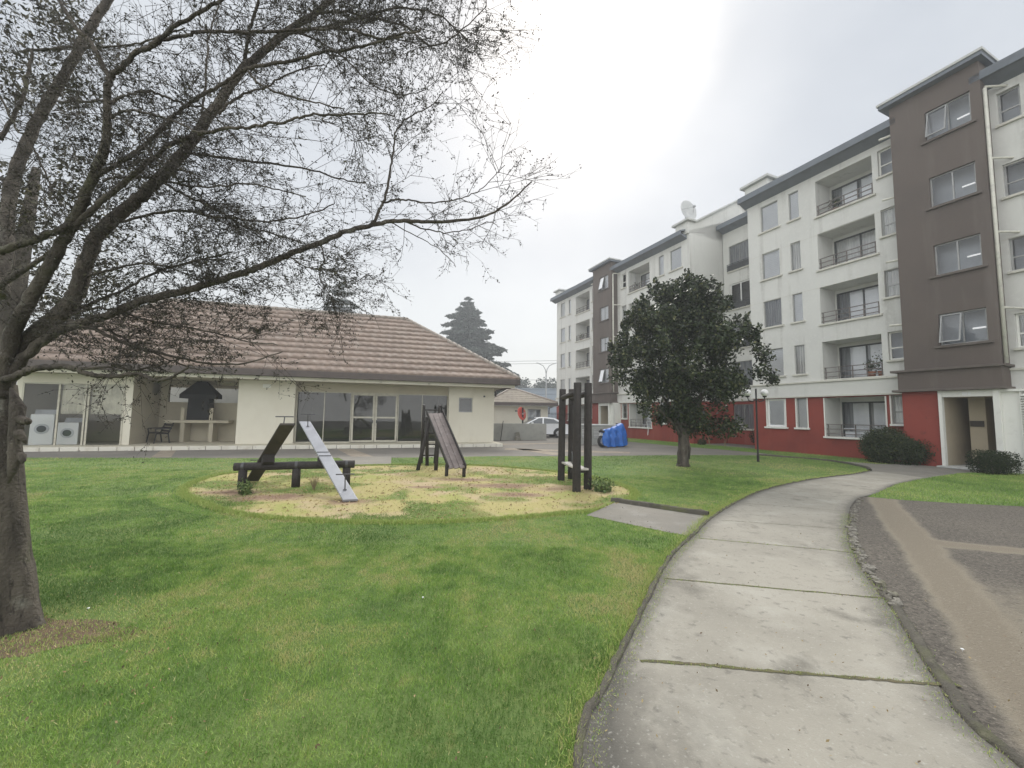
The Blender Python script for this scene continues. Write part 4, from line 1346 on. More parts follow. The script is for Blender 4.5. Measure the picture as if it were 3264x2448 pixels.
for a, b in (((xr0, EY, EZc), (xr1, RYc, RZc)), ((xl0, EY, EZc), (xl1, RYc, RZc)), ((xl1, RYc, RZc), (xr1, RYc, RZc)), ((xr0, eb, EZc), (xr1, RYc, RZc))):
    a, b = Vector(a), Vector(b)
    n = int((b - a).length / .38)
    for k in range(n):
        p, q = a.lerp(b, k / n), a.lerp(b, (k + 1.06) / n)
        mb.tube([p + Vector((0, 0, .035)), q + Vector((0, 0, .055))], [.105, .115], 8)
mb.build('ridge_caps', M['capt'], rf, True)
MB().box(xl0 - .02, xr0 + .02, -.07, .055, 3.12, 3.40).box(xr0 - .06, xr0 + .06, .056, eb, 3.125, 3.395).box(xl0 - .06, xl0 + .06, .056, eb, 3.125, 3.395).build('gutter', M['fascia'], ch, bevel=.015)
MB().tube([(7.95, .25, 3.1), (7.8, .45, 3.0), (7.2, .98, 2.86), (7.15, .97, 2.8), (7.15, .97, 2.55)], .045, 8).build('downpipe', M['fascia'], ch, True)
MB().box(6.5, 6.58, .93, .998, 2.5, 2.58).build('outdoor_socket', M['frame_dark'], ch)
MB().box(-3.62, -3.3, .985, .998, 2.66, 2.82).build('wall_vent', M['sill_white'], ch)
for x in (-1.0, 1.4, 3.6): MB().box(x - .05, x + .05, .10, .158, 3.0, 3.06).build('eave_bracket', M['frame_cream'], ch)

o = MB().box(-13, -2.5, 13.2, 13.4, 0, 4.6).build('boundary_wall', M['greyconc'])
o.location, o.rotation_euler = CB, (0, 0, CRZ)
tag(o, 'pale grey boundary wall seen through the openings behind the barbecue', 'wall')
o = MB().box(-7.0, -3.2, 12.9, 12.96, 0, 2.72)
for k in range(8): o.box(-7.0 + k * .52, -6.95 + k * .52, 12.86, 12.898, 0, 2.72)
o = o.build('sheet_fence', M['teal'])
o.location, o.rotation_euler = CB, (0, 0, CRZ)
tag(o, 'teal green sheet fence seen through the opening right of the barbecue hood', 'fence')
# barbecue: hood over a counter on piers
bq = empty('barbecue', cl(-6.55, 2.75, .17), CRZ, 'black barbecue hood over a concrete counter in the open bay', 'barbecue')
mb = MB()
mb.hexa([(-.42, -.3, 1.0), (.42, -.3, 1.0), (.42, .3, 1.0), (-.42, .3, 1.0)], [(-.40, -.3, 2.02), (.40, -.3, 2.02), (.40, .3, 2.02), (-.40, .3, 2.02)])
mb.hexa([(-.70, -.42, 1.98), (.70, -.42, 1.98), (.70, .36, 1.98), (-.70, .36, 1.98)], [(-.70, -.42, 2.16), (.70, -.42, 2.16), (.70, .36, 2.16), (-.70, .36, 2.16)])
mb.hexa([(-.70, -.42, 2.161), (.70, -.42, 2.161), (.70, .36, 2.161), (-.70, .36, 2.161)], [(-.16, -.14, 2.78), (.16, -.14, 2.78), (.16, .14, 2.78), (-.16, .14, 2.78)])
mb.build('hood', M['soot'], bq)
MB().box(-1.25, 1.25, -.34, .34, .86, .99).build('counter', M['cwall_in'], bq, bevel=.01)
for x in (-.55, .55):
    MB().box(x - .08, x + .08, -.3, .34, 0, .858).build('pier', M['cwall_in'], bq)
    MB().box(x - .07, x + .07, -.37, -.302, .992, 1.55).build('upright', M['cwall_in'], bq)

# bench in the bay
bn = empty('bench', cl(-7.75, 2.0, .17), CRZ - .9, 'black cast iron bench in the open bay left of the barbecue', 'bench')
for sx_ in (-.5, .5):
    MB().bar((sx_, -.28, 0), (sx_, -.22, .42), .04).bar((sx_, .25, 0), (sx_, .18, .42), .04).bar((sx_, .18, .42), (sx_, .34, .88), .04).bar((sx_, -.26, .62), (sx_, .26, .64), .04).bar((sx_, -.22, .42), (sx_, -.26, .62), .035).bar((sx_, -.22, .41), (sx_, .2, .41), .035).build('end_frame', M['iron'], bn)
mb = MB()
for k in range(5): mb.box(-.58, .58, -.24 + k * .095, -.17 + k * .095, .43, .45)
mb.build('seat', M['logdark'], bn)
mb = MB()
for k in range(3): mb.bar((-.58, .22 + k * .045, .52 + k * .13), (.58, .22 + k * .045, .52 + k * .13), .02, .09)
mb.build('backrest', M['logdark'], bn)


# washing machines and dryer in the laundry
def washer(s_, v, z, rz, label, h=.85, name='washing_machine'):
    e_ = empty(name, cl(s_, v, z), CRZ + rz, label, 'washer')
    MB().box(-.32, .32, -.32, .32, 0, h).build('body', M['white'], e_, bevel=.02)
    d_ = MB().tube([(.0, -.321, h * .52), (.0, -.345, h * .52)], .2, 20).build('door', M['silver'], e_)
    MB().tube([(.0, -.346, h * .52), (.0, -.356, h * .52)], .13, 20).build('door_glass', M['carglass'], d_)
    MB().hexa([(-.32, .1, h + .001), (.32, .1, h + .001), (.32, .32, h + .001), (-.32, .32, h + .001)], [(-.32, .22, h + .18), (.32, .22, h + .18), (.32, .32, h + .18), (-.32, .32, h + .18)]).build('control_panel', M['silver'], e_)
    return e_


washer(-11.32, 1.5, .17, .35, 'tall white washing machine at the left end of the laundry window', 1.2)
washer(-10.5, 1.62, .17, .1, 'low white washing machine behind the middle laundry mullion', .88)
# ------------------------------------------------------------------ gatehouse behind the low wall
GO = Vector((-1.1, 33.0, 0))
gh = empty('gatehouse', GO, .04, 'small pale gatehouse with low tiled hip roof beyond the low wall', 'building')
mb = MB()
wall_open(mb, -1.0, 4.15, 0, 2.36, [(2.45, 3.55, .9, 2.1)], .5, .15)
mb.quad((4.15, .5, 0), (4.15, 4.6, 0), (4.15, 4.6, 2.36), (4.15, .5, 2.36))
mb.quad((-1, 4.6, 0), (-1, .5, 0), (-1, .5, 2.36), (-1, 4.6, 2.36))
mb.build('wall', M['cwall'], gh)
window(gh, 2.45, 3.55, .9, 2.1, .5, .08, 'room', 'alu', (3.0,), (), None)
V, Fc = [], []
nc, npt = 7, 120
x0_, x1_, xa_, xb_ = -.95, 4.85, .95, 1.6
for i in range(nc):
    rows = []
    for t, lift in ((i / nc, 0), (i / nc + .0002, .05), ((i + 1) / nc - .0002, .005)):
        a, b = x0_ + (xa_ - x0_) * t, x1_ + (xb_ - x1_) * t
        row = []
        for k in range(npt):
            s_ = a + (b - a) * k / (npt - 1)
            row.append(len(V))
            V.append((s_, -.1 + 2.6 * t, 2.62 + 1.2 * t + lift + (.02 * math.cos(2 * PI * s_ / .4) if lift > .01 else 0)))
        rows.append(row)
    for r0, r1 in zip(rows[:-1], rows[1:]):
        for k in range(npt - 1): Fc.append((r0[k], r0[k + 1], r1[k + 1], r1[k]))
g2 = np_mesh('roof', V, Fc, M['tile_hazed'], gh)
mb = MB()
mb.quad((x1_, -.1, 2.62), (x1_, 5.1, 2.62), (xb_, 2.5, 3.82))
mb.quad((x1_, 5.1, 2.62), (x0_, 5.1, 2.62), (xa_, 2.5, 3.82), (xb_, 2.5, 3.82))
mb.quad((x0_, 5.1, 2.62), (x0_, -.1, 2.62), (xa_, 2.5, 3.82))
mb.build('far_slopes', M['tile_hazed'], g2)
mb = MB()
for a, b in (((x1_, -.1, 2.66), (xb_, 2.5, 3.86)), ((x0_, -.1, 2.66), (xa_, 2.5, 3.86)), ((xa_, 2.5, 3.86), (xb_, 2.5, 3.86))): mb.tube([a, b], .09, 8)
mb.build('ridge_caps', M['capt'], g2, True)
MB().box(x0_ - .02, x1_ + .02, -.2, -.105, 2.38, 2.63).box(x1_ - .02, x1_ + .06, -.104, 5.1, 2.385, 2.625).build('gutter', M['fascia'], gh)
MB().box(x0_, x1_, -.1, -.02, 2.33, 2.378).box(x0_, x1_, -.02, .5, 2.362, 2.376).build('eave_board', M['sill_white'], gh)
MB().tube([(4.7, .05, 2.4), (4.25, .45, 2.2), (4.22, .46, 1.7)], .05, 8).build('downpipe', M['fascia'], gh)
MB().box(1.4, 1.75, .44, .498, 1.88, 1.98).build('wall_light', M['frame_dark'], gh)

lw = MB()
a, b = Vector((-1.6, 25.3, 0)), Vector((2.28, 26.7, 0))
lw.bar(a + Vector((0, 0, .53)), b + Vector((0, 0, .53)), .16, 1.06)
o = lw.build('low_wall', M['greyconc'], None, bevel=.015)
tag(o, 'low grey rendered wall standing between the clubhouse and the white car', 'wall')
o = MB().hexa([(-.2, -.03, 0), (.2, -.03, 0), (.22, .03, 0), (-.22, .03, 0)], [(-.13, .12, .5), (.14, .12, .53), (.14, .17, .53), (-.13, .17, .5)]).build('stone_slab', M['stone'], None, bevel=.02)
o.location = (.42, 25.55, 0)
o.rotation_euler = (0, 0, .3)
tag(o, 'loose grey stone slab leaning on the low wall', 'slab')
o = MB().tube([(-.66, 25.1, 0), (-.52, 25.48, 1.22)], .025, 6).build('stick', M['logdark'])
tag(o, 'thin dark stick leaning on the low wall by the clubhouse corner', 'stick')
rd_ = empty('satellite_dish', (.76, 27.4, 0), 0, 'red satellite dish on a dark pole behind the low wall', 'satellite dish')
MB().tube([(0, 0, 0), (0, 0, 2.1)], .055, 10).build('mast', M['iron'], rd_)
db = MB().lathe([(.001, 0), (.2, .015), (.36, .055), (.48, .11), (.47, .125), (.2, .03), (.001, .015)], (0, 0, 0), 26).build('reflector', M['reddish'], rd_, True)
db.scale = (1.0, .95, 1)
db.location = (-.16, -.06, 1.68)
db.rotation_euler = (R(78), R(8), R(52))
MB().bar((0, 0, .02), (0, 0, .3), .02).box(-.03, .03, -.03, .03, .28, .36).build('feed_arm', M['galv'], db)
MB().box(-.05, .05, -.08, .02, 1.62, 1.74).build('bracket', M['galv'], rd_)

# concrete enclosure with vent slots behind the tarp
en = empty('bin_enclosure', (4.85, 22.95, 0), .18, 'low grey concrete enclosure with vent slots behind the blue tarp', 'enclosure')
mb = MB()
wall_open(mb, -1.15, 1.2, 0, 1.06, [(-.9, -.35, .38, .86), (-.2, .35, .38, .86), (.5, 1.05, .38, .86)], 0, .1)
mb.quad((1.2, 0, 0), (1.2, 1.1, 0), (1.2, 1.1, 1.06), (1.2, 0, 1.06)).quad((-1.15, 1.1, 0), (-1.15, 0, 0), (-1.15, 0, 1.06), (-1.15, 1.1, 1.06)).quad((-1.15, 1.1, 0), (1.2, 1.1, 0), (1.2, 1.1, 1.06), (-1.15, 1.1, 1.06))
mb.build('wall', M['greyconc'], en)
MB().box(-1.2, 1.25, -.05, 1.15, 1.062, 1.13).build('lid', M['coping'], en, bevel=.01)
for a in (-.9, -.2, .5):
    mb = MB()
    for k in range(6): mb.box(a, a + .55, .03, .07, .40 + k * .08, .44 + k * .08)
    mb.build('vent', M['sill_white'], en)

# motorcycle under a tarpaulin
bk = empty('covered_motorcycle', (5.25, 21.25, 0), .5, 'motorcycle wrapped in a bright blue tarpaulin on the driveway', 'motorcycle')
V, Fc = [], []
n1, n2 = 46, 26
for i in range(n1):
    t = i / (n1 - 1)
    xx = -.68 + 1.62 * t
    top = np.interp(t, [0, .1, .3, .5, .65, .8, .88, .95, 1], [.72, .90, .95, 1.02, 1.12, 1.24, 1.16, .92, .62])
    hw = np.interp(t, [0, .15, .4, .7, .85, 1], [.12, .22, .26, .30, .30, .10])
    bot = np.interp(t, [0, .12, .5, .85, 1], [.10, .03, .05, .09, .30])
    for j in range(n2):
        u = j / (n2 - 1)
        a = -PI * .5 + PI * u      # from left hem over the top to right hem
        yy = hw * (1.25 if abs(a) > 1.3 else 1.0) * math.copysign(abs(math.sin(a)) ** .6, math.sin(a))
        zz = bot + (top - bot) * max(0, math.cos(a)) ** .45
        fold = .035 * math.sin(7 * t * 3 + 9 * zz) + .03 * math.sin(23 * t - 11 * u) + .02 * math.sin(41 * t + 17 * u)
        fold *= 1 - .6 * max(0, math.cos(a)) ** 3
        V.append((xx + .02 * math.sin(9 * zz + 4 * u) + .05 * (1 - abs(2 * t - 1)) * math.sin(5 * zz), yy * (1 + fold * 2.2) + fold * .4 * math.copysign(1, yy), zz + .012 * math.sin(31 * t + 5 * u)))
for i in range(n1 - 1):
    for j in range(n2 - 1):
        a = i * n2 + j
        Fc.append((a, a + n2, a + n2 + 1, a + 1))
for row in (0, n1 - 1):
    cidx = len(V)
    V.append((V[row * n2][0], 0, .3))
    for j in range(n2 - 1): Fc.append((row * n2 + j, row * n2 + j + 1, cidx, cidx))
me = bpy.data.meshes.new('cover')
me.from_pydata(V, [], [f if f[2] != f[3] else f[:3] for f in Fc])
me.materials.append(M['tarp'])
me.polygons.foreach_set('use_smooth', [True] * len(me.polygons))
o = bpy.data.objects.new('cover', me)
COL.objects.link(o)
o.parent = bk


def wheel(parent, x, y, r_, wdt, axis='y', rimr=.62):
    pts, rr = [], []
    mb = MB()
    prof = [(r_ * rimr, -wdt / 2), (r_ * .92, -wdt / 2), (r_, -wdt * .3), (r_, wdt * .3), (r_ * .92, wdt / 2), (r_ * rimr, wdt / 2)]
    mb.lathe(prof, (0, 0, 0), 24)
    w_ = mb.build('tyre', M['tyre'], None, True)
    rm = MB().lathe([(.001, -wdt * .3), (r_ * .12, -wdt * .42), (r_ * rimr, -wdt * .38), (r_ * rimr, wdt * .38), (.001, wdt * .3)], (0, 0, 0), 24)
    for k in range(5):
        a = 2 * PI * k / 5
        rm.bar((r_ * .1 * math.cos(a), r_ * .1 * math.sin(a), wdt * .4), (r_ * rimr * .95 * math.cos(a), r_ * rimr * .95 * math.sin(a), wdt * .44), r_ * .13, wdt * .15)
    wh = bpy.data.objects.new('wheel', None)
    COL.objects.link(wh)
    wh.parent = parent
    wh.location = (x, y, r_ + .004)
    wh.rotation_euler = (R(90), 0, 0)
    w_.parent = wh
    rm.build('rim', M['rim'], wh)
    return wh


wheel(bk, -.62, 0, .31, .13)
wheel(bk, .80, 0, .31, .13)
MB().tube([(-.66, -.16, .80), (-.70, 0, .86), (-.66, .16, .80)], .07, 8).build('tail_rack', M['iron'], bk)
MB().box(-.76, -.66, -.08, .08, .60, .74).build('tail_lamp', M['silver'], bk)
MB().tube([(.62, -.34, 1.22), (.66, -.2, 1.20)], .025, 8).tube([(.62, .34, 1.22), (.66, .2, 1.20)], .025, 8).build('handlebar', M['iron'], bk)

# white car
car = empty('parked_car', (1.95, 29.9, 0), PI + .16, 'white saloon car parked behind the low wall', 'car')
# local +x = front; the side profile is lofted across the width
def loft(sections, m, name, parent, smooth=True):
    V, Fc = [], []
    n = len(sections[0])
    for s_ in sections: V += s_
    for i in range(len(sections) - 1):
        for k in range(n):
            Fc.append((i * n + k, i * n + (k + 1) % n, (i + 1) * n + (k + 1) % n, (i + 1) * n + k))
    Fc.append(tuple(reversed(range(n))))
    Fc.append(tuple(range((len(sections) - 1) * n, len(sections) * n)))
    me_ = bpy.data.meshes.new(name)
    me_.from_pydata(V, [], Fc)
    me_.materials.append(m)
    o_ = bpy.data.objects.new(name, me_)
    COL.objects.link(o_)
    o_.parent = parent
    bv = o_.modifiers.new('bevel', 'BEVEL')
    bv.width = .04
    bv.segments = 3
    bv.limit_method = 'ANGLE'
    bv.angle_limit = R(25)
    for p in me_.polygons: p.use_smooth = True
    return o_


bp = [(-2.15, .28), (-2.2, .55), (-2.16, .92), (-2.0, 1.0), (-1.5, 1.02), (.75, .96), (1.4, .88), (2.0, .74), (2.18, .58), (2.17, .30), (1.72, .22), (-1.7, .22)]
secs = []
for y, sc, dz_ in ((-.84, .97, .02), (-.86, .985, .0), (-.6, 1.0, .0), (.6, 1.0, .0), (.86, .985, .0), (.84, .97, .02)):
    secs.append([(x * sc, y, z) for x, z in bp])
body = loft(secs, M['carpaint'], 'body', car)
# wheel arches as dark discs behind the wheels
for x in (-1.33, 1.36):
    for y in (-.80, .80):
        wheel(car, x, y, .31, .19)
        MB().tube([(x, y * 1.06, .33), (x, y * 1.085, .33)], .375, 24).build('wheel_arch', M['tyre'], body)
gp = [(-1.95, .98), (-1.15, 1.40), (-.5, 1.475), (.1, 1.45), (1.15, .94)]
secs = []
for y, ins in ((-.78, 0), (-.60, 1), (.60, 1), (.78, 0)):
    if ins: secs.append([(x, y, z) for x, z in gp])
    else: secs.append([(x * .97, y, .94 + (z - .94) * .05) for x, z in gp])
cab = loft(secs, M['carpaint'], 'cabin', car)
for sgn in (-1, 1):
    for quad in ([(-1.55, 1.03), (-1.02, 1.33), (-.30, 1.40), (-.26, 1.0)], [(-.16, 1.0), (-.2, 1.40), (.08, 1.385), (.88, 1.0)]):
        pts = [(x, sgn * (.79 - (z - .95) * .345), z) for x, z in quad]
        mb = MB().quad(*(pts if sgn < 0 else pts[::-1]))
        mb.build('side_window', M['carglass'], cab)
MB().quad((-1.86, -.62, 1.04), (-1.86, .62, 1.04), (-1.22, .52, 1.385), (-1.22, -.52, 1.385)).build('rear_window', M['carglass'], cab)
MB().quad((1.1, .66, .98), (1.1, -.66, .98), (.22, -.53, 1.41), (.22, .53, 1.41)).build('windscreen', M['carglass'], cab)
for y in (-.66, .66):
    MB().box(-2.215, -2.1, y - .16, y + .16, .70, .88).build('tail_light', M['lampred'], body)
    MB().box(2.02, 2.12, y - .16, y + .16, .60, .72).build('headlight', M['silver'], body)
    MB().box(.55, .68, math.copysign(.95, y) - .07, math.copysign(.95, y) + .07, .98, 1.1).build('wing_mirror', M['carpaint'], cab)
MB().box(-2.2, 2.15, -.875, .875, .2, .26).build('sill_trim', M['tyre'], body)

# iron fence between gatehouse and block
fe = empty('iron_fence', (3.3, 37.5, 0), .12, 'dark iron bar fence between the gatehouse and the far block', 'fence')
mb = MB()
for k in range(24): mb.box(k * .13 - .01, k * .13 + .01, -.01, .01, 0, 1.9)
mb.build('bars', M['iron'], fe)
MB().box(-.1, 3.1, -.025, .025, .25, .29).box(-.1, 3.1, -.025, .025, 1.72, 1.76).build('rails', M['iron'], fe)

# ------------------------------------------------------------------ play equipment
# seesaw: a log on three posts with two planks
bL, bR = Vector((-5.66, 8.36, .46)), Vector((-3.45, 9.02, .47))
ss = empty('seesaw', (-4.55, 8.7, 0), 0, 'double wooden seesaw on a dark log beam in the play area', 'seesaw')
O = ss.location


def rel(p, o_): return Vector(p) - Vector(o_)


mb = MB().tube([rel(bL.lerp(bR, k / 8), O) + Vector((0, 0, .004 * math.sin(k * 2))) for k in range(9)], .082, 18)
mb.build('beam', M['logdark'], ss, True, .008)
for t in (.07, .5, .93):
    p = rel(bL.lerp(bR, t), O)
    MB().tube([(p.x, p.y - .0, -p.z * 0 - .02), (p.x, p.y, .22), (p.x, p.y, .40)], [.085, .083, .08], 16).build('post', M['logdark'], ss, True)
    mb = MB()
    d = (bR - bL).normalized()
    mb.tube([p - d * .025, p + d * .025], .089, 18)
    mb.build('strap', M['steel'], ss)


def plank(lo_, hi_, wdt=.25, m='plank'):
    lo_, hi_ = Vector(lo_), Vector(hi_)
    ax = (bR - bL).normalized()
    ax.z = 0
    d = (hi_ - lo_).normalized()
    nn = ax.cross(d).normalized()
    if nn.z < 0: nn = -nn
    h_ = ax * (wdt / 2)
    k_ = nn * .045
    a, b = rel(lo_, O), rel(hi_, O)
    o_ = MB().hexa([a - h_, a + h_, b + h_, b - h_], [a - h_ + k_, a + h_ + k_, b + h_ + k_, b - h_ + k_]).build('plank', M[m], ss, bevel=.006)
    for e_, sg in ((lo_, 1), (hi_, -1)):
        b_ = rel(e_ + d * (.34 * sg), O) + nn * .046
        t_ = b_ + (nn * .6 + Vector((0, 0, .4))).normalized() * .30
        MB().tube([b_, t_], .011, 8).tube([t_ - ax * .16, t_ + ax * .16], .011, 8).lathe([(.001, 0), (.035, 0), (.03, .01), (.001, .012)], b_, 10).build('handle', M['steel'], o_)
    pv = (lo_ + hi_) / 2
    for s_ in (-.09, .09):
        c_ = rel(pv + d * s_, O) + nn * .05
        MB().bar(c_ - ax * wdt * .48, c_ + ax * wdt * .48, .02, .01, nn).build('bracket', M['steel'], o_)
    p = rel(pv, O)
    MB().hexa([p - h_ * .8 - d * .1 - Vector((0, 0, .17)), p + h_ * .8 - d * .1 - Vector((0, 0, .17)), p + h_ * .8 + d * .1 - Vector((0, 0, .17)), p - h_ * .8 + d * .1 - Vector((0, 0, .17))],
              [p - h_ * .8 - d * .08 - nn * .002, p + h_ * .8 - d * .08 - nn * .002, p + h_ * .8 + d * .08 - nn * .002, p - h_ * .8 + d * .08 - nn * .002]).build('pivot_block', M['logdark'], o_)
    return o_


plank((-2.85, 7.33, .02), (-5.10, 10.0, 1.33), .25)
plank((-5.85, 9.27, .02), (-4.20, 7.6, 1.35), .26, 'plank_dark')

# slide
sl = empty('slide', (-2.2, 11.6, 0), 0, 'dark wooden playground slide with ladder in the play area', 'slide')
O = sl.location
TL, TR_ = Vector((-2.50, 11.95, 1.60)), Vector((-2.05, 12.05, 1.62))
BL_, BR_ = Vector((-1.58, 10.36, .22)), Vector((-1.13, 10.30, .25))
d = (BL_ + BR_ - TL - TR_).normalized()
sd_ = (TR_ - TL).normalized()
nn = sd_.cross(d).normalized()
if nn.z < 0: nn = -nn
mb = MB()
for k in range(3):
    a, b = TL.lerp(TR_, (k + .5) / 3), BL_.lerp(BR_, (k + .5) / 3)
    mb.bar(rel(a, O), rel(b, O), .142, .03, nn)
mb.build('chute', M['plank_worn'], sl, bevel=.004)
for p, q in ((TL, BL_), (TR_, BR_)):
    MB().bar(rel(p + nn * .04 - d * .05, O), rel(q + nn * .04, O), .028, .15, nn).build('side_rail', M['logdark'], sl, bevel=.004)
for a, b in (((-2.83, 12.86, 0), (-2.63, 12.1, 1.86)), ((-2.42, 13.0, 0), (-2.18, 12.25, 1.86))):
    MB().tube([rel(a, O), rel(b, O)], [.052, .046], 12).build('ladder_rail', M['logdark'], sl, True)
for a in ((-2.55, 12.1), (-2.05, 12.05)):
    pass
for a, b in (((-2.57, 12.53, 0), (-2.52, 12.05, 1.5)), ((-2.12, 11.55, 0), (-2.1, 11.75, 1.3)), ((-2.62, 11.5, 0), (-2.40, 11.85, 1.4))):
    MB().tube([rel(a, O), rel(b, O)], [.055, .05], 12).build('post', M['logdark'], sl, True)
for k in range(5):
    t = .16 + k * .19
    a = Vector((-2.83, 12.86, 0)).lerp(Vector((-2.63, 12.1, 1.86)), t)
    b = Vector((-2.42, 13.0, 0)).lerp(Vector((-2.18, 12.25, 1.86)), t)
    MB().bar(rel(a, O), rel(b, O), .07, .04).build('rung', M['logdark'], sl)
for p in (BL_, BR_):
    q = p - d * .16
    MB().tube([rel((q.x, q.y, -.02), O), rel((q.x, q.y, q.z - .0), O)], .045, 10).build('foot_post', M['logdark'], sl, True)

# post frame with a plank seat
fr = empty('swing_frame', (1.46, 9.5, 0), 0, 'tall four-post dark log frame with a plank seat at the play area edge', 'swing frame')
O = fr.location
legs = {}
for k, (x, y, h) in {'A': (1.24, 10.07, 2.26), 'B': (1.53, 10.34, 2.28), 'C': (1.385, 8.61, 2.31), 'D': (1.68, 8.93, 2.33)}.items():
    legs[k] = Vector((x, y, 0))
    lx = {'A': .03, 'B': .01, 'C': .02, 'D': .012}[k]
    MB().tube([rel((x, y, -.03), O), rel((x + lx * .3, y, h * .3), O), rel((x + lx * .7, y, h * .7), O), rel((x + lx, y, h), O)], [.088, .085, .084, .082], 18).build('post', M['logdark'], fr, True, .008)
for a, b in (('A', 'C'), ('B', 'D')):
    p, q = rel(legs[a], O), rel(legs[b], O)
    MB().tube([p + Vector((.02, -.05, 2.04)), q + Vector((.02, .05, 2.10))], .06, 14).build('top_bar', M['logdark'], fr, True)
seat = MB()
p, q = Vector((1.36, 9.95, .46)), Vector((1.54, 8.72, .46))
sdv_ = (q - p).cross(Vector((0, 0, 1))).normalized()
seat.bar(rel(p, O), rel(q, O), .26, .04)
se = seat.build('seat', M['seatwood'], fr, bevel=.006)
for t, s_ in ((.12, -1), (.30, -.2), (.34, -.75), (.85, .8)):
    c_ = rel(p.lerp(q, t) + sdv_ * (.09 * s_), O)
    MB().tube([c_ + Vector((.0, .10 * math.cos(a), .02 + .26 * math.sin(a))) for a in np.linspace(0, PI, 12)], .010, 8).build('grab_loop', M['steel'], se, True)
MB().bar(rel((1.3, 8.85, .40), O), rel((1.72, 8.9, .40), O), .06, .06).build('seat_bearer', M['logdark'], fr)
MB().bar(rel((1.2, 10.02, .40), O), rel((1.58, 10.2, .40), O), .06, .06).build('seat_bearer', M['logdark'], fr)

# ------------------------------------------------------------------ lamps and wires
lp_ = empty('lamp_post', (9.08, 14.97, 0), 1.45, 'slim black garden lamp post with two white globes by the tree', 'lamp post')
MB().tube([(0, 0, 0), (0, 0, .25), (0, 0, .26), (0, 0, 2.7)], [.045, .045, .03, .028], 12).build('pole', M['iron'], lp_)
for sg in (-1, 1):
    MB().tube([(0, 0, 2.32), (0, sg * .12, 2.22), (0, sg * .26, 2.26), (0, sg * .30, 2.38)], .018, 8).lathe([(.06, 2.38), (.07, 2.42), (.05, 2.44)], (0, sg * .30, 0), 12).build('arm', M['iron'], lp_)
    gl_ = MB().lathe([(.13 * math.sin(a), 2.55 - .13 * math.cos(a)) for a in np.linspace(.02, PI - .02, 16)], (0, sg * .30, 0), 20).build('globe', M['globe'], lp_, True)

sl2 = empty('street_light', (4.92, 58, 0), 0, 'tall double-armed grey street light beyond the car', 'street light')
MB().tube([(0, 0, 0), (0, 0, 7.7)], [.13, .085], 10).build('pole', M['galv'], sl2)
for sg in (-1, 1):
    MB().tube([(0, 0, 7.6), (sg * .12, 0, 8.2), (sg * .42, 0, 8.75), (sg * .85, 0, 8.98), (sg * 1.05, 0, 9.05)], .055, 8).build('arm', M['galv'], sl2, True)
    MB().hexa([(sg * .95, -.14, 9.0), (sg * 1.45, -.11, 9.12), (sg * 1.45, .11, 9.12), (sg * .95, .14, 9.0)], [(sg * .95, -.1, 9.13), (sg * 1.42, -.08, 9.22), (sg * 1.42, .08, 9.22), (sg * .95, .1, 9.13)]).build('lamp_head', M['galv'], sl2)
ups = []
for px, Yd, lab in ((-26, 66, 'distant wooden utility pole far to the left behind the clubhouse'), (12.2, 62, 'distant utility pole half hidden behind the far block corner')):
    e = empty('utility_pole', (px, Yd, 0), 0, lab, 'utility pole')
    MB().tube([(0, 0, 0), (0, 0, 10.6)], [.16, .11], 10).build('pole', M['logdark'], e)
    MB().box(-.9, .9, -.06, .06, 9.9, 10.05).build('crossarm', M['logdark'], e)
    MB().tube([(-.7, 0, 10.05), (-.7, 0, 10.25)], .05, 8).tube([(.7, 0, 10.05), (.7, 0, 10.25)], .05, 8).build('insulators', M['white'], e)
for k, (z0, z1, nm) in enumerate(((10.2, 10.3, 'topmost'), (9.75, 9.9, 'second highest'), (7.55, 7.2, 'middle'), (6.1, 6.6, 'second lowest'), (5.2, 5.0, 'lowest'))):
    pts = []
    for i in range(25):
        t = i / 24
        pts.append((-26 + 38.2 * t, 66 - 4 * t, z0 + (z1 - z0) * t - .5 * 4 * t * (1 - t) * .5))
    o = MB().tube(pts, .022, 5).build('power_line', M['wire'])
    tag(o, nm + ' of the power lines crossing the sky by the street light', 'cable', 'power lines')

# far warehouse and trees at the skyline
o = MB().box(-34, 13.5, 92, 110, 0, 7.55).box(-34.2, 13.7, 91.8, 110.2, 7.552, 7.75).build('far_warehouse', M['farwall'])
tag(o, 'long flat blue-grey warehouse wall in the haze beyond the street light', 'warehouse')


def blob_tree(name, base, h, r_, label, m='fartree', n=2600, leaf=.45, trunk_h=None, seed=0, cat='tree', group=None, squash=1.0):
    rr = np.random.default_rng(seed)
    e_ = empty(name, base, 0, label, cat, group)
    th = trunk_h or h * .35
    MB().tube([(0, 0, 0), (.05, 0, th), (0, .05, h * .8)], [r_ * .07, r_ * .055, .03], 8).build('trunk', M['bark'], e_)
    cs, rs = [], []
    for k in range(22):
        a, q_, z = rr.uniform(0, 2 * PI), rr.random() ** .5, rr.uniform(th * .8, h * .92)
        f = math.sin(PI * min(1, max(.05, (z - th * .5) / (h - th * .5)))) ** .7
        cs.append((math.cos(a) * r_ * .75 * q_ * f, math.sin(a) * r_ * .75 * q_ * f, z))
        rs.append(r_ * rr.uniform(.22, .42))
    C = blob_points(cs, rs, n / 22 / (r_ * .32) ** 2, .3)
    v_, f_, a_ = leaves(C, leaf, .55)
    np_mesh('crown', v_, f_, M[m], e_, {'var': a_})
    return e_


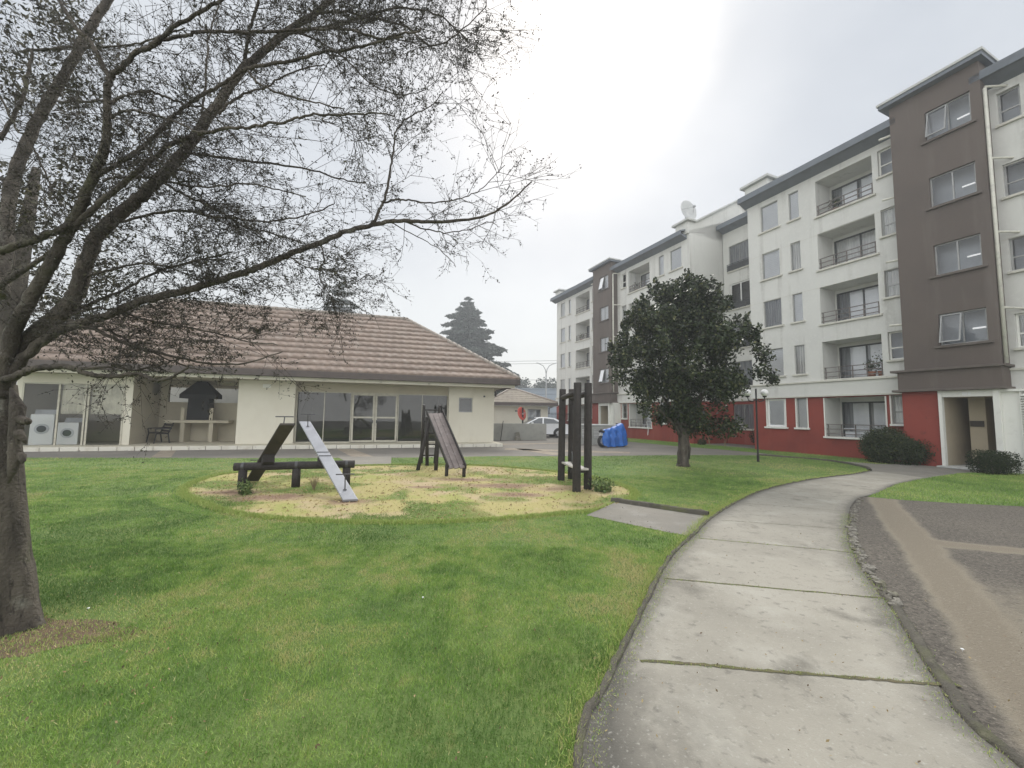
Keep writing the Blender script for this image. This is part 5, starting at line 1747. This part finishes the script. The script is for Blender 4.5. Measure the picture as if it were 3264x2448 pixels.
for k, (x, Y, h, r_, lab) in enumerate([(4.2, 112, 11.0, 4.5, 'hazy round tree on the skyline left of the street light'), (9.5, 114, 12.5, 5, 'hazy tree on the skyline right of the street light'), (-1.5, 113, 13.5, 5, 'hazy tree on the skyline beside the clubhouse roof corner'), (13.5, 116, 12.0, 5, 'hazy tree on the skyline nearest the far block')]):
    blob_tree('far_tree', (x, Y, 0), h, r_, lab, n=2200, leaf=.7, seed=k, group='trees on the skyline')


def conifer(base, h, r_, label, seed, n_tier=17, open_=1.0, m='conif', sag=.25, leaf=.34):
    rr = np.random.default_rng(seed)
    e_ = empty('conifer', base, 0, label, 'tree', 'conifers behind the clubhouse')
    MB().tube([(0, 0, 0), (0, 0, h * .5), (.05, 0, h * .98)], [.30, .19, .02], 8).build('trunk', M['bark'], e_)
    V_, D_ = [], []
    bm_ = MB()
    for i in range(n_tier):
        t = i / (n_tier - 1)
        z = h * (.22 + .76 * t)
        rad = r_ * (1 - t) ** .85 + .25
        nb = rr.integers(5, 9)
        a0 = rr.uniform(0, 6)
        for b in range(nb):
            a = a0 + 2 * PI * b / nb + rr.normal(0, .2)
            ln = rad * rr.uniform(.55, 1.15)
            tip = np.array([math.cos(a) * ln, math.sin(a) * ln, z - sag * ln + .35 * ln * rr.uniform(-.2, .8)])
            bm_.tube([(0, 0, z), tuple(tip * .5 + np.array([0, 0, z]) * .5 - np.array([0, 0, .05 * ln])), tuple(tip)], [.045, .03, .012], 4, False)
            k = int(46 * ln * open_) + 14
            s_ = rr.random(k) ** .75
            P_ = np.array([0, 0, z]) + (tip - np.array([0, 0, z])) * s_[:, None]
            sp = (.10 + .22 * (1 - s_) * ln * .45 + .12)[:, None]
            P_ += rr.normal(0, 1, (k, 3)) * sp * np.array([1, 1, .42])
            V_.append(P_)
            dr = np.tile(np.array([math.cos(a), math.sin(a), -.35]), (k, 1))
            D_.append(dr)
    bm_.build('branches', M['bark'], e_)
    C = np.concatenate(V_)
    v_, f_, a_ = leaves(C, leaf, .34, droop=np.concatenate(D_))
    np_mesh('crown', v_, f_, M[m], e_, {'var': a_})
    return e_


conifer((-9.8, 86, 0), 27.2, 15.0, 'dark blue-green conifer right of the clubhouse roof hip', 3, 20, 1.7, leaf=.95)
conifer((-34.5, 80, 0), 29.5, 11.0, 'hazy open conifer rising behind the clubhouse ridge', 4, 15, .6, leaf=.7)
blob_tree('far_tree', (-1.9, 47, 0), 8.2, 2.2, 'pale hazy bush tree beside the conifer and gatehouse', n=1500, leaf=.3, seed=20, group='trees on the skyline')

# ------------------------------------------------------------------ round evergreen tree
ev = empty('evergreen_tree', (5.62, 13.3, 0), 0, 'dense dark evergreen tree with rounded crown on the island lawn', 'tree')
tr = MB()
tr.tube([(0, 0, -.02), (.0, .02, .12), (.01, 0, .5), (.02, 0, 1.0), (.0, 0, 1.5), (.05, .05, 2.4), (.02, 0, 3.6), (0, 0, 5.2)], [.24, .185, .165, .16, .15, .11, .08, .03], 14)
for p, r0 in (([(.06, -.06, .95), (.28, -.1, 1.5), (.55, -.15, 2.2), (.9, -.2, 3.1), (1.3, -.3, 3.9)], .10), ([(-.04, -.05, .9), (-.3, -.12, 1.35), (-.75, -.2, 1.75), (-1.4, -.3, 2.4)], .06), ([(.0, .05, 1.0), (.2, .5, 1.9), (.4, 1.1, 3.0)], .08), ([(-.05, .0, 1.2), (-.4, .3, 2.1), (-1.0, .5, 3.2)], .08), ([(.05, 0, 1.6), (.9, .2, 2.6), (1.9, .1, 3.3)], .07)):
    tr.tube(p, [r0 * (1 - .75 * k / (len(p) - 1)) for k in range(len(p))], 8)
for (x, z0_, z1_) in ((-.17, .1, .75), (.15, .25, .95)):
    tr.tube([(x, -.08, z0_), (x * 1.1, -.1, (z0_ + z1_) / 2), (x * .8, -.08, z1_)], [.03, .05, .02], 6)
tr.build('trunk', M['bark'], ev, True)
cs, rs = [], []
rr = np.random.default_rng(21)
prof_z = [1.15, 1.6, 2.3, 3.0, 3.8, 4.5, 5.1, 5.7, 6.15]
prof_r = [.85, 1.35, 1.75, 2.3, 2.35, 1.95, 1.55, 1.0, .35]
prof_x = [.2, .15, .05, .05, .0, -.05, -.05, .05, .0]
for k in range(150):
    z = rr.uniform(1.25, 5.9)
    rm = np.interp(z, prof_z, prof_r) * .84 * (1 + .12 * math.sin(3 * z + 5 * k))
    a, q_ = rr.uniform(0, 2 * PI), rr.random() ** .45
    r_ = rr.uniform(.28, .52)
    q2 = max(0, rm * q_ - r_ * .25)
    cs.append((np.interp(z, prof_z, prof_x) + math.cos(a) * q2, math.sin(a) * q2, z))
    rs.append(r_)
for c, r_ in (((2.6, -.3, 3.55), .28), ((2.55, -.2, 3.75), .34), ((2.75, -.3, 2.95), .28), ((2.5, -.2, 3.1), .34), ((2.9, -.3, 2.85), .18), ((-2.1, -.2, 4.0), .32), ((-2.15, -.3, 2.9), .36), ((-2.05, .1, 3.4), .34), ((-1.3, -.4, 1.9), .34), ((1.55, -.3, 1.35), .36), ((1.2, -.3, 1.3), .4), ((.25, 0, 6.15), .28), ((-.4, .1, 6.0), .26), ((-1.35, 0, 5.3), .25), ((1.3, 0, 5.35), .25)):
    cs.append(c)
    rs.append(r_)
for k in range(90):            # shoots that break the outline
    z = rr.uniform(3.2, 6.0)
    a = rr.uniform(0, 2 * PI)
    rm = np.interp(z, prof_z, prof_r) * rr.uniform(.86, .99)
    sh = rr.uniform(.1, .42)
    for q_ in range(3):
        cs.append((math.cos(a) * rm * (1 + .02 * q_), math.sin(a) * rm * (1 + .02 * q_), z + sh * (.3 + .5 * q_)))
        rs.append(.17 - .035 * q_)
C = blob_points(cs, rs, 1700, .2)
hgt = np.clip((C[:, 2] - 1.0) / 5.2, 0, 1)
vr = np.clip(rng.normal(.44, .25, len(C)) + .12 * (value_noise(C[:, [0, 2]], 1.2, 33) - .5), 0, 1)
v_, f_, a_ = leaves(C, .115, .52, var=vr)
np_mesh('crown', v_, f_, M['ever'], ev, {'var': a_})


# ------------------------------------------------------------------ hedges and small plants
def bush(name, base, blobs, label, n=900, leaf=.07, m='bush', cat='bush', var=(.40, .2), group=None):
    e_ = empty(name, base, 0, label, cat, group)
    C = blob_points([b[0] for b in blobs], [np.array(b[1]) if not np.isscalar(b[1]) else b[1] for b in blobs], n, .55)
    C = C[C[:, 2] > .015]
    vr_ = np.clip(rng.normal(var[0], var[1], len(C)), 0, 1)
    v_, f_, a_ = leaves(C, leaf, .55, var=vr_)
    np_mesh('foliage', v_, f_, M[m], e_, {'var': a_})
    st_ = MB()
    for b in blobs[:6]:
        c = b[0]
        st_.tube([(c[0] * .6, c[1] * .6, 0), (c[0] * .9, c[1] * .9, c[2] * .6), c], [.025, .018, .008], 5)
    st_.build('stems', M['bark'], e_)
    return e_


bl = []
for k in range(14):
    t = k / 13
    bl.append(((-.75 + .75 * t + random.uniform(-.08, .08), .3 - .5 * t + random.uniform(-.2, .2), .25 + .55 * random.random()), .42))
bl += [((-.35, .2, .98), .38), ((-.6, .25, .85), .40), ((-.1, .05, .95), .36)]
for k in range(12):
    t = k / 11
    bl.append(((.15 + .65 * t + random.uniform(-.06, .06), -.1 - .35 * t + random.uniform(-.15, .15), .24 + .42 * random.random()), .36))
bush('hedge', (14.35, 15.05, 0), bl, 'large dark hedge against the red wall left of the entrance', 8000, .06, var=(.42, .2))
bl = [((x, y, z), .24) for x in (-.28, 0, .28) for y in (-.2, .15) for z in (.25, .47)]
bush('hedge', (14.72, 12.45, 0), bl, 'small clipped round hedge in front of the entrance pillar', 16000, .042, var=(.36, .18))
bush('small_bush', tuple(loc(-2.9, -.35)), [((0, 0, .16), .2), ((.15, .05, .2), .18)], 'small green bush at the foot of the red wall behind the evergreen', 9000, .06)
bush('shrub', tuple(loc(-.6, 1.6)), [((0, 0, .4), .4), ((.1, -.1, .8), .38), ((-.2, .1, .6), .35), ((.3, .1, 1.1), .25)], 'dark shrub in the recess corner behind the lamp post', 3500, .08, var=(.25, .15))


def stem_plant(name, base, h, n, label, m='dryplant', leafm=None, spread=.12, cat='plant', group=None):
    e_ = empty(name, base, 0, label, cat, group)
    mb_ = MB()
    tips = []
    for k in range(n):
        a = random.uniform(0, 2 * PI)
        r_ = random.uniform(.2, 1) * spread
        hh = h * random.uniform(.6, 1)
        p = [(0, 0, 0), (math.cos(a) * r_ * .5, math.sin(a) * r_ * .5, hh * .5), (math.cos(a) * r_, math.sin(a) * r_, hh)]
        mb_.tube(p, [.008, .006, .003], 4)
        tips += p[1:]
    mb_.build('stems', M[m], e_)
    if leafm:
        C = np.concatenate([np.array(t) + rng.normal(0, spread * .3, (14, 3)) for t in tips])
        C[:, 2] = np.maximum(C[:, 2], .02)
        v_, f_, a_ = leaves(C, .07, .4)
        np_mesh('leaves', v_, f_, M[leafm], e_, {'var': a_})
    return e_


for u, h, lab in ((-1.9, .55, 'dry yellow weed against the red wall, just right of the evergreen trunk'), (-1.2, .65, 'taller dry weed against the red wall in the recess'), (-.2, .5, 'dry weed at the red corner beside the lamp post')):
    stem_plant('dry_weed', tuple(loc(u - 1.2, -.25)), h, 9, lab, group='dry weeds along the red wall')
stem_plant('weed', (-5.05, 7.85, 0), .22, 14, 'low leafy weed in front of the seesaw beam', 'dryplant', 'weedleaf', .14)
stem_plant('dry_weed', (-4.0, 8.35, 0), .34, 16, 'dry twiggy weed beside the grey seesaw plank', 'dryplant', None, .12)
stem_plant('weed', (1.95, 8.75, 0), .16, 26, 'green grass clump at the foot of the four-post frame', 'dryplant', 'weedleaf', .24)

# ------------------------------------------------------------------ the bare tree
bt = empty('bare_tree', (-3.42, 3.05, 0), 0, 'large bare-branched budding tree leaning in from the left foreground', 'tree')
TB = Vector((-3.42, 3.05, 0))
S = 3264 / 2212.0
placed = []                    # (px, py, Y) of branch points already made


def px3(p, Y): return at(p[0] * S, p[1] * S, Y)


def offax(x, y): return 1 / math.sqrt(1 + ((x * S - 1632) / F_PX) ** 2)


wood = MB()
branch_pts = []                # dense samples: (pos, dir, radius)


def branch(pts, w0, w1, Y0=None, Y1=None, n=10):
    """image polyline (2212-wide photo pixels) -> limb; w = width in those pixels"""
    if Y0 is None:
        q_ = min(placed, key=lambda b: (b[0] - pts[0][0]) ** 2 + (b[1] - pts[0][1]) ** 2)
        Y0 = q_[2]
    if Y1 is None: Y1 = Y0 + random.uniform(-.35, .45)
    sm = smooth_line(pts, 5)
    L = [0]
    for a, b in zip(sm[:-1], sm[1:]): L.append(L[-1] + math.hypot(b[0] - a[0], b[1] - a[1]))
    P, rad = [], []
    for q_, l in zip(sm, L):
        t = l / L[-1]
        Y = Y0 + (Y1 - Y0) * t
        placed.append((q_[0], q_[1], Y))
        P.append(px3(q_, Y) - TB + Vector((random.gauss(0, .004), random.gauss(0, .004), random.gauss(0, .004))))
        rad.append(max(.003, .5 * (w0 + (w1 - w0) * t ** .8) * S / F_PX * Y * (1 + random.gauss(0, .04)) * (offax(*q_) * .8 + .13)))
    wood.tube(P, rad, n)
    for i in range(len(P) - 1):
        branch_pts.append((P[i], (P[i + 1] - P[i]), rad[i], L[-1]))
    return P


tp = [(-2, 1420, 205), (2, 1385, 168), (3, 1350, 150), (4, 1300, 138), (5, 1200, 126), (6, 1100, 108), (6, 1000, 92), (4, 940, 86), (2, 880, 84), (0, 830, 78)]
tp = [(10, 1446, 330), (9, 1418, 268), (8, 1392, 222), (7, 1362, 188), (6, 1310, 160), (6, 1240, 142)] + [t_ for t_ in tp if t_[1] < 1210]
tp = smooth_line(tp, 5)
NT = 44
trunk = MB()
tv, tf = [], []
for i, (x, y, w_) in enumerate(tp):
    c_ = px3((x, y), 3.03) - TB
    r_ = .5 * w_ * S / F_PX * 3.03 * offax(x, y)
    low_ = max(0, min(1, (.75 - c_.z) / .75))
    for k in range(NT):
        a = 2 * PI * k / NT
        rg = 1 + (.035 + .10 * low_) * math.sin(5 * a + 1.2 * c_.z + .6) + (.03 + .05 * low_) * math.sin(3 * a - 2.1 * c_.z) + .015 * math.sin(11 * a + 6 * c_.z) + random.gauss(0, .006)
        tv.append((c_.x + r_ * rg * math.cos(a), c_.y + r_ * rg * math.sin(a), c_.z))
for i in range(len(tp) - 1):
    for k in range(NT):
        tf.append((i * NT + k, (i + 1) * NT + k, (i + 1) * NT + (k + 1) % NT, i * NT + (k + 1) % NT))
wood.add(tv, [f[::-1] for f in tf])
placed += [(x, y, 3.03) for x, y, w_ in tp]
branch([(0, 860), (20, 800), (62, 735), (118, 690), (151, 655), (171, 620), (184, 575), (200, 530), (214, 502), (260, 462), (306, 423), (345, 384), (377, 352), (429, 285), (478, 214), (527, 147), (570, 110), (610, 77), (678, 31), (720, -5)], 58, 14, 3.0, 3.5, 14)
branch([(0, 850), (10, 790), (28, 720), (70, 640), (110, 570), (147, 502), (172, 453), (190, 407), (208, 362), (227, 316), (231, 280), (233, 245), (231, 205), (236, 168)], 50, 19, 3.0, 2.75, 14)
branch([(236, 168), (221, 138), (196, 92), (165, 61), (145, 30), (125, -10)], 17, 10)
branch([(236, 168), (245, 160), (276, 132), (300, 110), (325, 101), (350, 78), (392, 49), (435, 25), (490, -8)], 17, 9)
branch([(325, 101), (360, 86), (398, 77), (430, 69), (460, 67), (551, 69), (631, 64), (720, 62), (770, 66), (814, 82), (873, 80)], 11, 5)
branch([(208, 380), (254, 355), (290, 332), (322, 306), (345, 282), (368, 257), (400, 232), (438, 205), (470, 188), (496, 172), (527, 150)], 15, 8)
branch([(150, 500), (190, 460), (230, 425), (276, 389), (320, 350), (368, 313), (414, 294)], 20, 12)
branch([(20, 810), (60, 765), (110, 725), (170, 700), (230, 682), (300, 652), (350, 640), (400, 627), (460, 610), (520, 592), (560, 576), (600, 562), (650, 540), (700, 522), (740, 503), (775, 494), (810, 486), (850, 478), (890, 478), (930, 480), (1000, 476), (1060, 462), (1100, 435), (1150, 392)], 34, 3, 3.0, 3.35, 12)
branch([(805, 487), (818, 455), (828, 438), (838, 395), (846, 350), (852, 300), (855, 285), (880, 255), (930, 230), (955, 200)], 8, 2)
branch([(828, 438), (860, 430), (890, 434), (940, 438), (980, 432), (1020, 420), (1050, 400), (1090, 355)], 5, 1.5)
branch([(870, 478), (920, 494), (960, 502), (1010, 496), (1060, 480), (1078, 492)], 4, 1.5)
branch([(10, 820), (39, 811), (65, 799), (108, 792), (147, 793), (176, 803), (200, 810), (225, 813), (260, 811), (284, 808), (306, 809), (320, 817), (340, 822), (363, 818), (385, 806), (410, 788)], 26, 6, 2.95, 2.75)
branch([(150, 793), (175, 796), (235, 793), (260, 793), (284, 799), (320, 795), (353, 786), (392, 774)], 10, 4)
branch([(150, 690), (163, 699), (196, 709), (235, 725), (260, 736), (284, 746), (333, 760), (392, 774), (434, 782), (500, 788), (560, 776), (610, 760)], 13, 3)
branch([(190, 700), (230, 712), (265, 730), (300, 752), (340, 766), (400, 790), (450, 800)], 8, 3)
branch([(130, 690), (190, 668), (245, 668), (310, 690), (380, 705), (450, 715), (520, 735), (600, 745)], 9, 2.5)
branch([(236, 227), (250, 216), (276, 205), (300, 199), (325, 199), (355, 208), (383, 221), (410, 228), (441, 233), (472, 260), (520, 310)], 10, 4)
branch([(235, 262), (245, 251), (268, 242), (291, 239), (320, 244), (352, 254), (390, 268), (429, 287)], 9, 5)
branch([(429, 288), (460, 283), (521, 276), (560, 270), (613, 263), (650, 253), (678, 247), (740, 248), (800, 244), (850, 250)], 11, 3)
branch([(472, 245), (490, 228), (509, 214), (540, 199), (576, 187), (610, 168), (650, 150), (700, 140)], 8, 3)
branch([(386, 328), (420, 333), (460, 337), (521, 346), (560, 350), (613, 358), (678, 368), (740, 388), (790, 396)], 9, 3)
branch([(337, 383), (360, 398), (398, 420), (440, 440), (478, 460), (505, 475), (527, 490), (555, 498), (582, 502), (650, 524)], 9, 3)
branch([(221, 392), (240, 386), (267, 383), (310, 384), (352, 389), (400, 400), (460, 404), (542, 398), (600, 410), (660, 425)], 8, 3)
branch([(521, 150), (560, 142), (613, 135), (650, 128), (689, 114), (755, 107), (800, 95), (850, 78), (910, 66)], 11, 4)
branch([(527, 132), (533, 100), (539, 67), (550, 30), (562, -8)], 10, 6)
branch([(435, 254), (438, 226), (441, 199), (445, 160), (447, 123), (451, 90), (456, 61), (466, 30), (478, -6)], 7, 4)
branch([(536, 153), (552, 175), (576, 190), (620, 207), (678, 220), (740, 235)], 7, 3)
branch([(610, 77), (680, 60), (760, 45), (840, 20), (900, 20), (960, 40), (1010, 90)], 9, 3)
branch([(678, 31), (740, 25), (800, 38), (880, 60), (930, 98), (985, 75), (1050, 15)], 8, 2)
branch([(640, 68), (700, 95), (760, 140), (800, 180), (860, 205), (920, 195)], 6, 2)
branch([(0, 640), (10, 540), (20, 430), (38, 360), (66, 290), (100, 225), (128, 180), (160, 125), (195, 60), (240, -10)], 46, 22, 3.5, 4.3, 12)
branch([(45, 112), (90, 107), (150, 103), (215, 102), (280, 98), (340, 80), (400, 60)], 10, 4, 3.9, 3.6)
branch([(128, 222), (180, 218), (225, 218)], 9, 7, 3.6, 2.9)
branch([(0, 208), (34, 276), (55, 294), (86, 346), (110, 407), (130, 440), (162, 462), (200, 500)], 7, 4, 2.9, 2.9)
branch([(0, 545), (40, 530), (85, 515), (120, 500), (150, 485)], 26, 18, 2.8, 2.8)
branch([(0, 300), (20, 265), (48, 215), (60, 160), (70, 110)], 14, 9, 3.6, 3.8)
branch([(0, 620), (40, 590), (90, 560), (130, 520), (175, 460)], 20, 10, 3.2, 3.0)
branch([(60, 745), (110, 700), (165, 670), (220, 645), (270, 625), (330, 590), (420, 565), (500, 545)], 13, 4, 3.1, 3.6)
branch([(214, 500), (260, 480), (330, 462), (400, 455), (470, 468), (560, 478), (640, 470), (720, 440)], 10, 3)
branch([(180, 600), (230, 585), (300, 570), (370, 575), (450, 560), (520, 565)], 8, 3)
branch([(690, 525), (700, 560), (690, 600), (720, 640), (700, 660)], 4, 1.5)
branch([(620, 552), (660, 575), (720, 585), (770, 575)], 4, 1.5)
branch([(840, 478), (900, 510), (950, 540), (985, 575)], 3, 1.2)
# burrs and stubs on the trunk
def knob(pts, ws, Y, n=10):
    P = [px3(p, Y) - TB + Vector((random.gauss(0, .006), random.gauss(0, .006), random.gauss(0, .006))) for p in pts]
    wood.tube(P, [max(.003, w_ * .5 * S / F_PX * Y * (1 + random.gauss(0, .12)) * .68) for w_ in ws], n)


knob([(20, 838), (30, 860), (36, 884), (38, 910), (36, 940), (33, 965), (34, 985), (26, 1012), (14, 1045)], [4, 24, 36, 34, 38, 30, 32, 22, 3], 2.95, 16)
knob([(30, 900), (46, 908), (56, 911), (64, 906), (66, 902)], [24, 26, 18, 12, 2], 2.94, 12)
knob([(30, 925), (44, 938), (52, 950), (54, 958)], [22, 24, 15, 2], 2.95, 12)
knob([(28, 975), (42, 985), (49, 996), (50, 1004)], [22, 24, 16, 2], 2.95, 12)
wood.build('trunk', M['bark'], bt, True)

# twigs: sprays off every limb, each with side twigs and buds
tw_v, tw_f, buds, bud_d = [], [], [], []
nv = 0


def add_twig(p0, p1, p2, r0):
    global nv
    pts = [p0, p1, p2]
    d_ = (p2 - p0)
    s1 = np.cross(d_, [0.3, 1.0, .2])
    s1 /= np.linalg.norm(s1) + 1e-9
    s2 = np.cross(d_, s1)
    s2 /= np.linalg.norm(s2) + 1e-9
    for p, r_ in zip(pts, (r0, r0 * .75, r0 * .4)):
        for k in range(3):
            a = 2 * PI * k / 3
            tw_v.append(p + (s1 * math.cos(a) + s2 * math.sin(a)) * r_)
    for i in range(2):
        for k in range(3):
            tw_f.append((nv + i * 3 + k, nv + i * 3 + (k + 1) % 3, nv + i * 3 + 3 + (k + 1) % 3, nv + i * 3 + 3 + k))
    nv += 9


def spray(p, d_, ln, r0, depth, nb):
    """a twig from p along d_, with alternating side twigs and buds"""
    d_ = d_ / np.linalg.norm(d_)
    bend = np.array([random.gauss(0, .15), random.gauss(0, .12), random.gauss(.05, .15)])
    p1 = p + d_ * ln * .5 + bend * ln * .25
    p2 = p1 + (d_ + bend) / np.linalg.norm(d_ + bend) * ln * .5
    add_twig(p, p1, p2, r0)
    if depth > 0:
        ns = random.randint(3, 5) if depth == 2 else random.randint(2, 4)
        for k in range(ns):
            t = random.uniform(.2, 1.0)
            q_ = p * (1 - t) ** 2 + p1 * 2 * t * (1 - t) + p2 * t * t
            sd__ = np.cross(d_, rng.normal(0, 1, 3))
            sd__[2] *= .55
            sd__ /= np.linalg.norm(sd__) + 1e-9
            nd = d_ * random.uniform(.4, .9) + sd__ * random.uniform(.5, 1.0)
            spray(q_, nd, ln * random.uniform(.35, .6), r0 * .76, depth - 1, nb)
    k = np.random.poisson(nb * (1 if depth else 1.3))
    for _ in range(k):
        t = random.uniform(.15, 1.02)
        q_ = p * (1 - t) ** 2 + p1 * 2 * t * (1 - t) + p2 * t * t
        buds.append(q_ + rng.normal(0, .010, 3))
        bud_d.append(d_ * .5 + rng.normal(0, .6, 3))


np.random.seed(5)
bx_max = px3((700, 800), 3.0) - TB
for (p, dv, r_, ltot) in branch_pts:
    if p.z < 2.05 or r_ > .062: continue
    seg = dv.length
    cx2, cz2 = p.x, p.z
    cl_ = value_noise(np.array([[cx2 * 1.0 + 9, cz2 * 1.0]]), 1.5, 77)[0]
    cl_ = .35 + 1.9 * max(0, cl_ - .25)
    if cz2 < 2.9 and cx2 > .5: cl_ = max(cl_, 1.0) * 1.5
    ex = seg * (22 if r_ < .03 else 14) * cl_ * (.8 if cx2 > 2.3 else 1.0)
    n = np.random.poisson(ex)
    for _ in range(n):
        q_ = np.array(p) + np.array(dv) * random.random()
        sdv2 = np.cross(np.array(dv), rng.normal(0, 1, 3))
        sdv2[2] *= .7
        sdv2 /= np.linalg.norm(sdv2) + 1e-9
        nd = np.array(dv) / seg * random.uniform(.2, 1.0) + sdv2 * random.uniform(.5, 1.0)
        # the outer sprays lie flat and carry more buds
        out_x = q_[0]
        dens = 2.3
        if q_[2] > 3.0 and 1.4 < out_x < 3.0: dens = 3.0
        if q_[2] < 3.0 and .6 < out_x < 2.0: dens = 3.2
        if out_x > 2.7: dens = 2.4
        spray(q_, nd, random.uniform(.18, .62), random.uniform(.0019, .0034), 2, dens * (.45 + .65 * cl_))
np_mesh('twigs', np.array(tw_v), np.array(tw_f), M['twig'], bt)
B = np.array(buds)
v_, f_, a_ = leaves(B, .020, .42, droop=np.array(bud_d), var=np.clip(rng.normal(.40, .22, len(B)), 0, 1))
np_mesh('buds', v_, f_, M['bud'], bt, {'var': a_})
print('twig verts', nv, 'buds', len(B))

# leafy tree at the far left, its crown reaching into the frame
lt = empty('leafy_tree', (-9.0, 7.0, 0), 0, 'dense brownish-green tree at the left edge behind the bare tree', 'tree')
MB().tube([(0, 0, 0), (.1, 0, 2.5), (.2, .1, 6)], [.24, .18, .06], 10).build('trunk', M['bark'], lt, True)
cs, rs = [], []
rr = np.random.default_rng(8)
for k in range(60):
    z = rr.uniform(3.4, 9.5)
    a, q_ = rr.uniform(0, 2 * PI), rr.random() ** .5
    rm = 1.9 * math.sin(PI * np.clip((z - 2.6) / 8.2, .05, .95)) ** .6
    cs.append((math.cos(a) * rm * q_, math.sin(a) * rm * q_, z))
    rs.append(rr.uniform(.35, .6))
C = blob_points(cs, rs, 700, .2)
v_, f_, a_ = leaves(C, .10, .4, var=np.clip(rng.normal(.42, .22, len(C)), 0, 1))
np_mesh('crown', v_, f_, M['leafy'], lt, {'var': a_})

# a few white flecks on the grass and paving
for x, y, lab in ((1348, 1912, 'small white daisy on the lawn left of the path'), (281, 1947, 'tiny white mushroom on the lawn near the bare tree'), (3068, 2079, 'white paper scrap on the dark paving')):
    p = G(x, y)
    o = MB().lathe([(.001, .028), (.012, .026), (.016, .02), (.006, .016), (.004, 0)], (0, 0, .012), 9).build('daisy' if 'daisy' in lab else ('mushroom' if 'mush' in lab else 'paper_scrap'), M['white'], None, True)
    o.location = p
    o.scale = (.65, .65, .65)
    tag(o, lab, 'litter' if 'paper' in lab else 'plant')

# ------------------------------------------------------------------ haze
hz = bpy.data.materials.new('haze_air')
hz.use_nodes = True
t = hz.node_tree
t.nodes.remove(t.nodes['Principled BSDF'])
pv_ = t.nodes.new('ShaderNodeVolumePrincipled')
pv_.inputs['Color'].default_value = (.86, .90, .94, 1)
pv_.inputs['Density'].default_value = .0027
pv_.inputs['Anisotropy'].default_value = .35
t.links.new(pv_.outputs[0], t.nodes['Material Output'].inputs['Volume'])
o = MB().box(-155, 155, -45, 175, -1, 36).build('haze', hz)
tag(o, kind='stuff')
